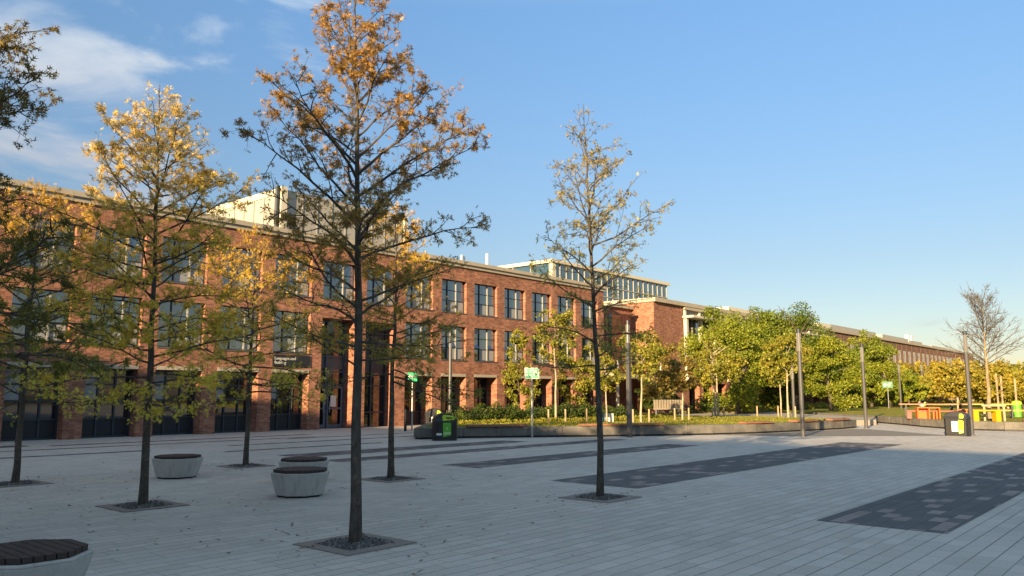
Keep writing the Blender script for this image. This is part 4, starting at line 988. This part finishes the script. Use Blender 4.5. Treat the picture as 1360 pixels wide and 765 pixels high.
# ------------------------------------------------------------------ bins
def make_bin(loc, rz, label, style):
    e = empty('recycling_bin', (loc[0], loc[1], 0), label, 'bin', 'black double recycling bins', rz)
    w, d, h = .44, .30, .70                      # local: front faces -y
    b = MB(); c = .07
    poly = [(-w + c, -d), (w - c, -d), (w, -d + c), (w, d - c), (w - c, d), (-w + c, d), (-w, d - c), (-w, -d + c)]
    b.prism(poly, .0, .05, 0, .97); b.prism(poly, .05, h)
    for i in range(5): b.box(.19 + i * .045, .205 + i * .045, -d - .012, -d - .001, .06, h - .06); b.box(-w + .08 + i * .03, -w + .09 + i * .03, -d - .012, -d - .001, .06, h - .06)
    o = b.build('body', BLACK, e); bevel(o, .012, 2)
    # domed hood
    b = MB(); prof = [(-w - .005, h), (-w + .01, h + .10), (-w + .09, h + .20), (-.2, h + .285), (0, h + .31), (.2, h + .285), (w - .09, h + .20), (w - .01, h + .10), (w + .005, h)]
    n = len(prof); y0, y1 = -d - .005, d + .005
    vs = [(x, y0 + (.05 if z > h + .05 else 0), z) for x, z in prof] + [(x, y1 - (.05 if z > h + .05 else 0), z) for x, z in prof]
    b.add(vs, [list(range(n))[::-1], list(range(n, 2 * n))] + [(i, i + 1, n + i + 1, n + i) for i in range(n - 1)] + [(0, n, 2 * n - 1, n - 1)])
    o = b.build('hood', BLACK, e); bevel(o, .018, 2)
    def plate(name, pts, y, mat, parent=e):
        q = MB(); m = len(pts); q.add([(x, y, z) for x, z in pts] + [(x, y + .012, z) for x, z in pts], [list(range(m)), list(range(m, 2 * m))[::-1]] + [((i + 1) % m, i, m + i, m + (i + 1) % m) for i in range(m)]); return q.build(name, mat, parent)
    yf = -d - .025
    if style == 'left':
        a = plate('aperture_panel', [(-.10, h + .02), (.31, h + .06), (.38, h + .14), (.28, h + .21), (-.06, h + .25), (-.13, h + .2)], yf + .03, LIME)
        plate('slot', [(.0, h + .12), (.10, h + .09), (.30, h + .135), (.12, h + .155), (.02, h + .16)], yf + .026, BLACK, a)
        g = plate('poster', [(-.09, .13), (.20, .20), (.20, .655), (-.10, .66)], yf + .006, GREENP)
        plate('poster_band', [(-.08, .22), (.19, .25), (.19, .32), (-.08, .30)], yf + .002, PALEGR, g)
        plate('emblem', [(.02, .44), (.05, .40), (.09, .44), (.07, .49), (.04, .49)], yf + .002, PALEGR, g)
        plate('label', [(-.34, .20), (-.14, .20), (-.14, .28), (-.34, .28)], yf + .006, WHITE)
    else:
        a = plate('aperture_panel', [(.14, h + .01), (.29, h + .01), (.32, h + .08), (.31, h + .16), (.25, h + .21), (.16, h + .20)], yf + .03, LIME)
        plate('slot', [(.19, h + .11), (.21, h + .09), (.24, h + .09), (.26, h + .11), (.24, h + .14), (.21, h + .14)], yf + .026, BLACK, a)
        g = plate('poster', [(.12, .10), (.29, .14), (.31, .60), (.27, .64), (.12, .66)], yf - .012, LIME)
        plate('poster_band', [(.13, .14), (.28, .16), (.28, .24), (.13, .22)], yf - .016, PALEGR, g)
        plate('notice_panel', [(-.14, .18), (.10, .18), (.10, .60), (-.14, .60)], yf - .012, WHITE)
    return e
def face(x, y): return math.atan2(-y, -x) + math.pi / 2      # turn the front to the square's centre
make_bin((21.2, 21.55), face(21.2, 21.55) + .15, 'black recycling bin with lime opening and green poster in front of the low wall', 'left')
make_bin((37.3, 7.85), face(37.3, 7.85) - .25, 'black recycling bin with white and lime panels beside the right hand lamp post', 'right')
make_bin((27.7, 28.9), face(27.7, 28.9), 'black recycling bin half hidden behind the low wall by the brick piers', 'right')
make_bin((96, 23.5), face(96, 23.5), 'small distant dark bin on the far edge of the lawn', 'right')

# ------------------------------------------------------------------ lamp posts
def lamp_post(loc, h, label, r=.085, zb=0.0, square=False):
    e = empty('lamp_post', (loc[0], loc[1], zb), label, 'lamp post', 'slim dark lamp posts')
    b = MB()
    if square: b.box(-r, r, -r, r, 0, h - .9)
    else: b.tube([(0, 0, 0), (0, 0, h - .9)], r, 14, 0, True)
    b.build('column', POST, e)
    b = MB(); b.tube([(0, 0, h - .9), (0, 0, h - .16)], r * .80, 14, 0, True); b.build('lens', plain('lens_grey', (.13, .13, .125), .3, .5, .06), e)
    b = MB(); b.tube([(0, 0, h - .16), (0, 0, h)], r * .98, 14, 0, True); b.build('cap', DARKFRAME, e)
    b = MB()
    for a in (.6, 2.2, 3.8, 5.4): b.tube([(r * .86 * math.cos(a), r * .86 * math.sin(a), h - .9), (r * .86 * math.cos(a), r * .86 * math.sin(a), h - .16)], .012, 5)
    split(b, 'lens_bar', POST, e)
    b = MB(); b.prism([(math.cos(k * .785) * (r + .045), math.sin(k * .785) * (r + .045)) for k in range(8)], .002, .03); b.build('base_plate', POST, e)
    return e
lamp_post((32.5, 12.45), 4.35, 'dark lamp post standing on the paving in front of the big green trees')
lamp_post((42.3, 13.0), 4.22, 'dark lamp post beside the path opening between the low walls')
lamp_post((38.1, 7.5), 4.35, 'dark lamp post beside the right hand bin')
lamp_post((27.45, 17.45), 4.65, 'dark lamp post rising in front of the brick gap behind the sparse oak', .075, 0, True)
lamp_post((29.6, 29.7), 5.0, 'grey lamp post against the brick facade behind the left hand bin', .09)
lamp_post((46.8, 18.4), 3.1, 'short dark lamp post among the young birches', .09, LZ)
lamp_post((79.3, 21.2), 4.2, 'thin distant lamp post just right of the distant green sign', .10, LZ)
lamp_post((102, 24.8), 4.9, 'thin distant lamp post left of the brick buttress', .11, LZ)
lamp_post((104, 22.3), 5.6, 'thin distant lamp post in front of the yellow birch', .11, LZ)

# ------------------------------------------------------------------ green signs on posts
def plate_on(parent, name, pts, y, mat, t=.006):
    q = MB(); m = len(pts); q.add([(x, y, z) for x, z in pts] + [(x, y + t, z) for x, z in pts], [list(range(m)), list(range(m, 2 * m))[::-1]] + [((i + 1) % m, i, m + i, m + (i + 1) % m) for i in range(m)]); return q.build(name, mat, parent)
def green_sign(loc, h, w, hh, label, rz, mat, style, zb=0.0):
    e = empty('green_sign', (loc[0], loc[1], zb), label, 'sign', 'green signs on thin posts', rz)
    b = MB(); b.tube([(0, 0, 0), (0, 0, h - .02)], .038, 8, 0, True); b.build('post', STEEL, e)
    z0 = h - hh
    b = MB(); b.box(-w / 2, w / 2, -.058, -.042, z0, h); p = b.build('panel', WHITE if style == 'assembly' else mat, e); bevel(p, .006, 1)
    if style == 'assembly':
        g = plate_on(p, 'green_field', [(-w / 2 + .03, z0 + .03), (w / 2 - .03, z0 + .03), (w / 2 - .03, h - .03), (-w / 2 + .03, h - .03)], -.066, mat)
        c = (-w * .22, z0 + hh * .5); s = hh * .36
        for sx, sz in ((1, 1), (-1, 1), (1, -1), (-1, -1)):      # four arrows pointing inwards
            plate_on(p, 'arrow', [(c[0] + sx * s * .2, c[1] + sz * s * .2), (c[0] + sx * s * .62, c[1] + sz * s * .25), (c[0] + sx * s * .5, c[1] + sz * s * .45), (c[0] + sx * s, c[1] + sz * s * .85), (c[0] + sx * s * .85, c[1] + sz * s), (c[0] + sx * s * .45, c[1] + sz * s * .5), (c[0] + sx * s * .25, c[1] + sz * s * .62)], -.073, WHITE)
        for i, zz in enumerate((.68, .48, .28)):
            for j in range(3 - (i == 1)): plate_on(p, 'figure', [(.05 + j * .085, z0 + hh * zz), (.11 + j * .085, z0 + hh * zz), (.11 + j * .085, z0 + hh * (zz + .09)), (.05 + j * .085, z0 + hh * (zz + .09))], -.073, WHITE)
    else:
        c = (-w * .22, z0 + hh * .5); s = hh * .3
        plate_on(p, 'arrow', [(c[0] - s, c[1]), (c[0], c[1] - s), (c[0], c[1] - s * .35), (c[0] + s, c[1] - s * .35), (c[0] + s, c[1] + s * .35), (c[0], c[1] + s * .35), (c[0], c[1] + s)], -.066, WHITE)
        for i, zz in enumerate((.66, .42, .2)): plate_on(p, 'figure', [(w * .1, z0 + hh * zz), (w * (.36 - .08 * i), z0 + hh * zz), (w * (.36 - .08 * i), z0 + hh * (zz + .1)), (w * .1, z0 + hh * (zz + .1))], -.066, WHITE)
    return e
green_sign((24.7, 20.2), 2.74, .58, .44, 'pale green sign with white arrows on a thin pole in front of the hedge', face(24.7, 20.2), SIGNL, 'assembly')
green_sign((25.8, 28.4), 2.72, .44, .42, 'dark green arrow sign on a thin pole in front of the brick piers', face(25.8, 28.4), SIGNG, 'arrow')
green_sign((80.5, 22.6), 2.5, .9, .6, 'small distant green sign on the far side of the lawn', face(80.5, 22.6), plain('sign_mid_green', (.02, .14, .065), .5, .4), 'arrow', LZ)
b = MB(); b.box(-.05, .05, -.05, .05, 0, 1.0); o = b.build('bollard', BLACK); o.location = (25.3, 28.3, 0); bevel(o, .01, 1); tag(o, 'thin black bollard beside the dark green arrow sign', 'bollard')

# ------------------------------------------------------------------ stakes, cabinet, slatted bench
stk = None
STK = [((29.7, 23.3), 'left of the young birch near the hedge'), ((30.75, 23.1), 'right of the young birch near the hedge'), ((32.2, 22.9), 'standing alone before the hedge, thinner and grey'), ((32.25, 20.3), 'left of the birch beside the lamp column'), ((33.35, 20.1), 'right of the birch beside the lamp column'), ((36.5, 20.5), 'dark one left of the brownish birch'), ((37.6, 20.3), 'right of the brownish birch'),
       ((44.4, 22.4), 'left of the twin stemmed birch'), ((45.5, 22.2), 'right of the twin stemmed birch'), ((46.2, 20.4), 'leftmost by the two slender birches'), ((46.9, 19.4), 'between the two slender birches'), ((46.5, 18.2), 'right of the taller slender birch'), ((48.0, 19.2), 'behind the two slender birches')]
for (x, y), lab in STK:
    if stk is None:
        b = MB(); b.tube([(0, 0, -.05), (0, 0, .62)], (.045, .042), 8, 0, True); stk = b.build('tree_stake', WOODPALE); o = stk
    else: o = copy_tree(stk)
    o.location = (x, y, LZ); tag(o, 'short pale timber stake ' + lab, 'stake', 'short timber tree stakes')
e = empty('utility_cabinet', (32.6, 21.9, LZ), 'pale grey utility cabinet with teal corner beside the lamp column', 'cabinet', None, face(32.6, 21.9))
b = MB(); b.box(-.22, .24, -.15, .15, 0, .40); bevel(b.build('casing', plain('cabinet_grey', (.5, .5, .47), .5, .4), e), .01)
b = MB(); b.box(-.44, -.225, -.13, .13, 0.02, .38); b.build('teal_panel', plain('teal', (.03, .16, .15), .5, .4), e)
e = empty('slatted_bench', (43.5, 24.9, LZ), 'grey slatted timber bench with backrest beside the path by the brownish birch', 'bench', None, face(43.5, 24.9))
b = MB(); 
for i in range(11): b.box(-.85 + i * .158, -.85 + i * .158 + .13, .20, .24, .42, .98)
b.build('backrest', plain('grey_timber', (.17, .145, .11), .8, .2, .25, 8), e)
b = MB()
for i in range(4): b.box(-.87, .87, -.24 + i * .11, -.24 + i * .11 + .095, .40, .44)
b.build('seat', plain('grey_timber_seat', (.26, .22, .17), .8, .2, .25, 8), e)
for x in (-.7, .7):
    b = MB(); b.box(x - .05, x + .05, -.2, .26, 0, .395); b.build('leg', DARKFRAME, e)

# ------------------------------------------------------------------ coloured picnic furniture
def picnic_bench(loc, rz, L_, mat, label, h=.45, open_=True):
    e = empty('coloured_bench', (loc[0], loc[1], LZ + .01), label, 'bench', 'brightly coloured benches on the lawn', rz)
    b = MB(); b.box(-L_ / 2, L_ / 2, -.2, .2, h - .07, h); bevel(b.build('seat', mat, e), .008)
    for s in (-1, 1):
        b = MB(); x = s * (L_ / 2 - .12); b.box(x - .115, x + .115, -.195, .195, 0, h - .072); bevel(b.build('leg', mat, e), .008)
    return e
def picnic_table(loc, rz, L_, topm, legm, label):
    e = empty('coloured_table', (loc[0], loc[1], LZ + .01), label, 'table', 'brightly coloured tables on the lawn', rz)
    b = MB(); b.box(-L_ / 2, L_ / 2, -.4, .4, .72, .78); bevel(b.build('table_top', topm, e), .008)
    for s in (-1, 1):
        b = MB(); x = s * (L_ / 2 - .35); b.box(x - .04, x + .04, -.34, .34, 0.0, .08); b.box(x - .04, x + .04, -.34, -.26, .08, .715); b.box(x - .04, x + .04, .26, .34, .08, .715); b.build('leg_frame', legm, e)
    return e
fz = face(45, 9)
def cube_seat(loc, rz, mat, label, w=.55, h=.62):
    e = empty('block_seat', (loc[0], loc[1], LZ + .01), label, 'seat', 'coloured block seats on the lawn', rz)
    b = MB(); t = .05; b.box(-w, w, -.3, .3, h - t, h); b.box(-w, -w + t, -.3, .3, 0, h - t - .002); b.box(-w + t + .002, .0, .2, .3, 0, h - t - .002); b.box(.0, .0 + t, -.3, .3, 0, h - t - .002); b.box(w - t, w, -.3, .3, 0, h - t - .002)
    bevel(b.build('shell', mat, e), .006)
    b = MB(); b.box(.2, .26, -.25, .0, 0, h - .2); b.box(.36, .42, -.25, .0, 0, h - .2); split(b, 'divider', mat, e)
    return e
cube_seat((47.1, 11.3), fz + .25, ORANGE, 'orange box seat with open compartments behind the wall left of the right hand bin')
cube_seat((46.4, 9.3), fz - .1, ORANGE, 'orange box seat partly hidden by the right hand lamp post', .4, .55)
picnic_table((49.5, 11.6), fz + .1, 3.4, plain('faded_orange', (.40, .15, .06), .5, .4), BLACKVOID, 'long orange topped table behind the orange box seat')
picnic_table((51.5, 9.6), fz + .1, 3.6, YELLOW, BLACKVOID, 'long yellow topped table behind the right hand lamp post')
picnic_bench((44.6, 8.15), fz + .5, 1.3, YELLOW, 'yellow bench at an angle just right of the right hand lamp post', .56)
picnic_bench((52.0, 8.6), fz, 3.0, YELLOW, 'long yellow bench beside the leafless tree')
picnic_bench((53.5, 7.0), fz - .2, 1.6, RED, 'red orange bench at the right edge of the picture', .55)
picnic_bench((47.5, 11.2), fz + .1, 2.4, plain('dark_red', (.25, .05, .03), .5, .4), 'dark red bench in front of the orange topped table')
# staging stool round the bare tree
e = empty('tree_guard', (46.2, 8.05, LZ), 'pale timber guard frame at the foot of the leafless tree', 'tree guard', None, fz)
for x in (-.42, .42):
    for y in (-.25, .25):
        b = MB(); b.box(x - .045, x + .045, y - .045, y + .045, 0, .72); b.build('post', WOODPALE, e)
b = MB(); b.box(-.52, .52, -.3, -.22, .722, .80); b.box(-.52, .52, .22, .3, .722, .80); split(b, 'rail', WOODPALE, e)
for i, (x, y, hgt) in enumerate(((57.5, 10.2, 2.4), (58.3, 9.9, 2.6), (59.2, 9.8, 2.5), (60.2, 9.2, 2.3))):
    b = MB(); b.tube([(0, 0, 0), (0, 0, hgt)], .06, 7, 0, True); o = b.build('timber_post', WOODPALE); o.location = (x, y, LZ)
    tag(o, 'tall pale timber post ' + ('just right of the leafless trunk', 'second right of the leafless trunk, tallest', 'third right of the leafless trunk', 'furthest right of the leafless trunk')[i], 'post', 'pale timber posts behind the benches')
e = empty('waste_bin', (55.0, 8.4, LZ), 'lime topped waste bin at the end of the long yellow bench', 'bin')
b = MB(); b.tube([(0, 0, .0), (0, 0, .72)], .23, 12, 0, True); b.build('body', GREENP, e)
b = MB(); b.tube([(0, 0, .72), (0, 0, .86), (0, 0, .93)], (.27, .26, .17), 12, 0, True); b.build('lid', LIME, e)
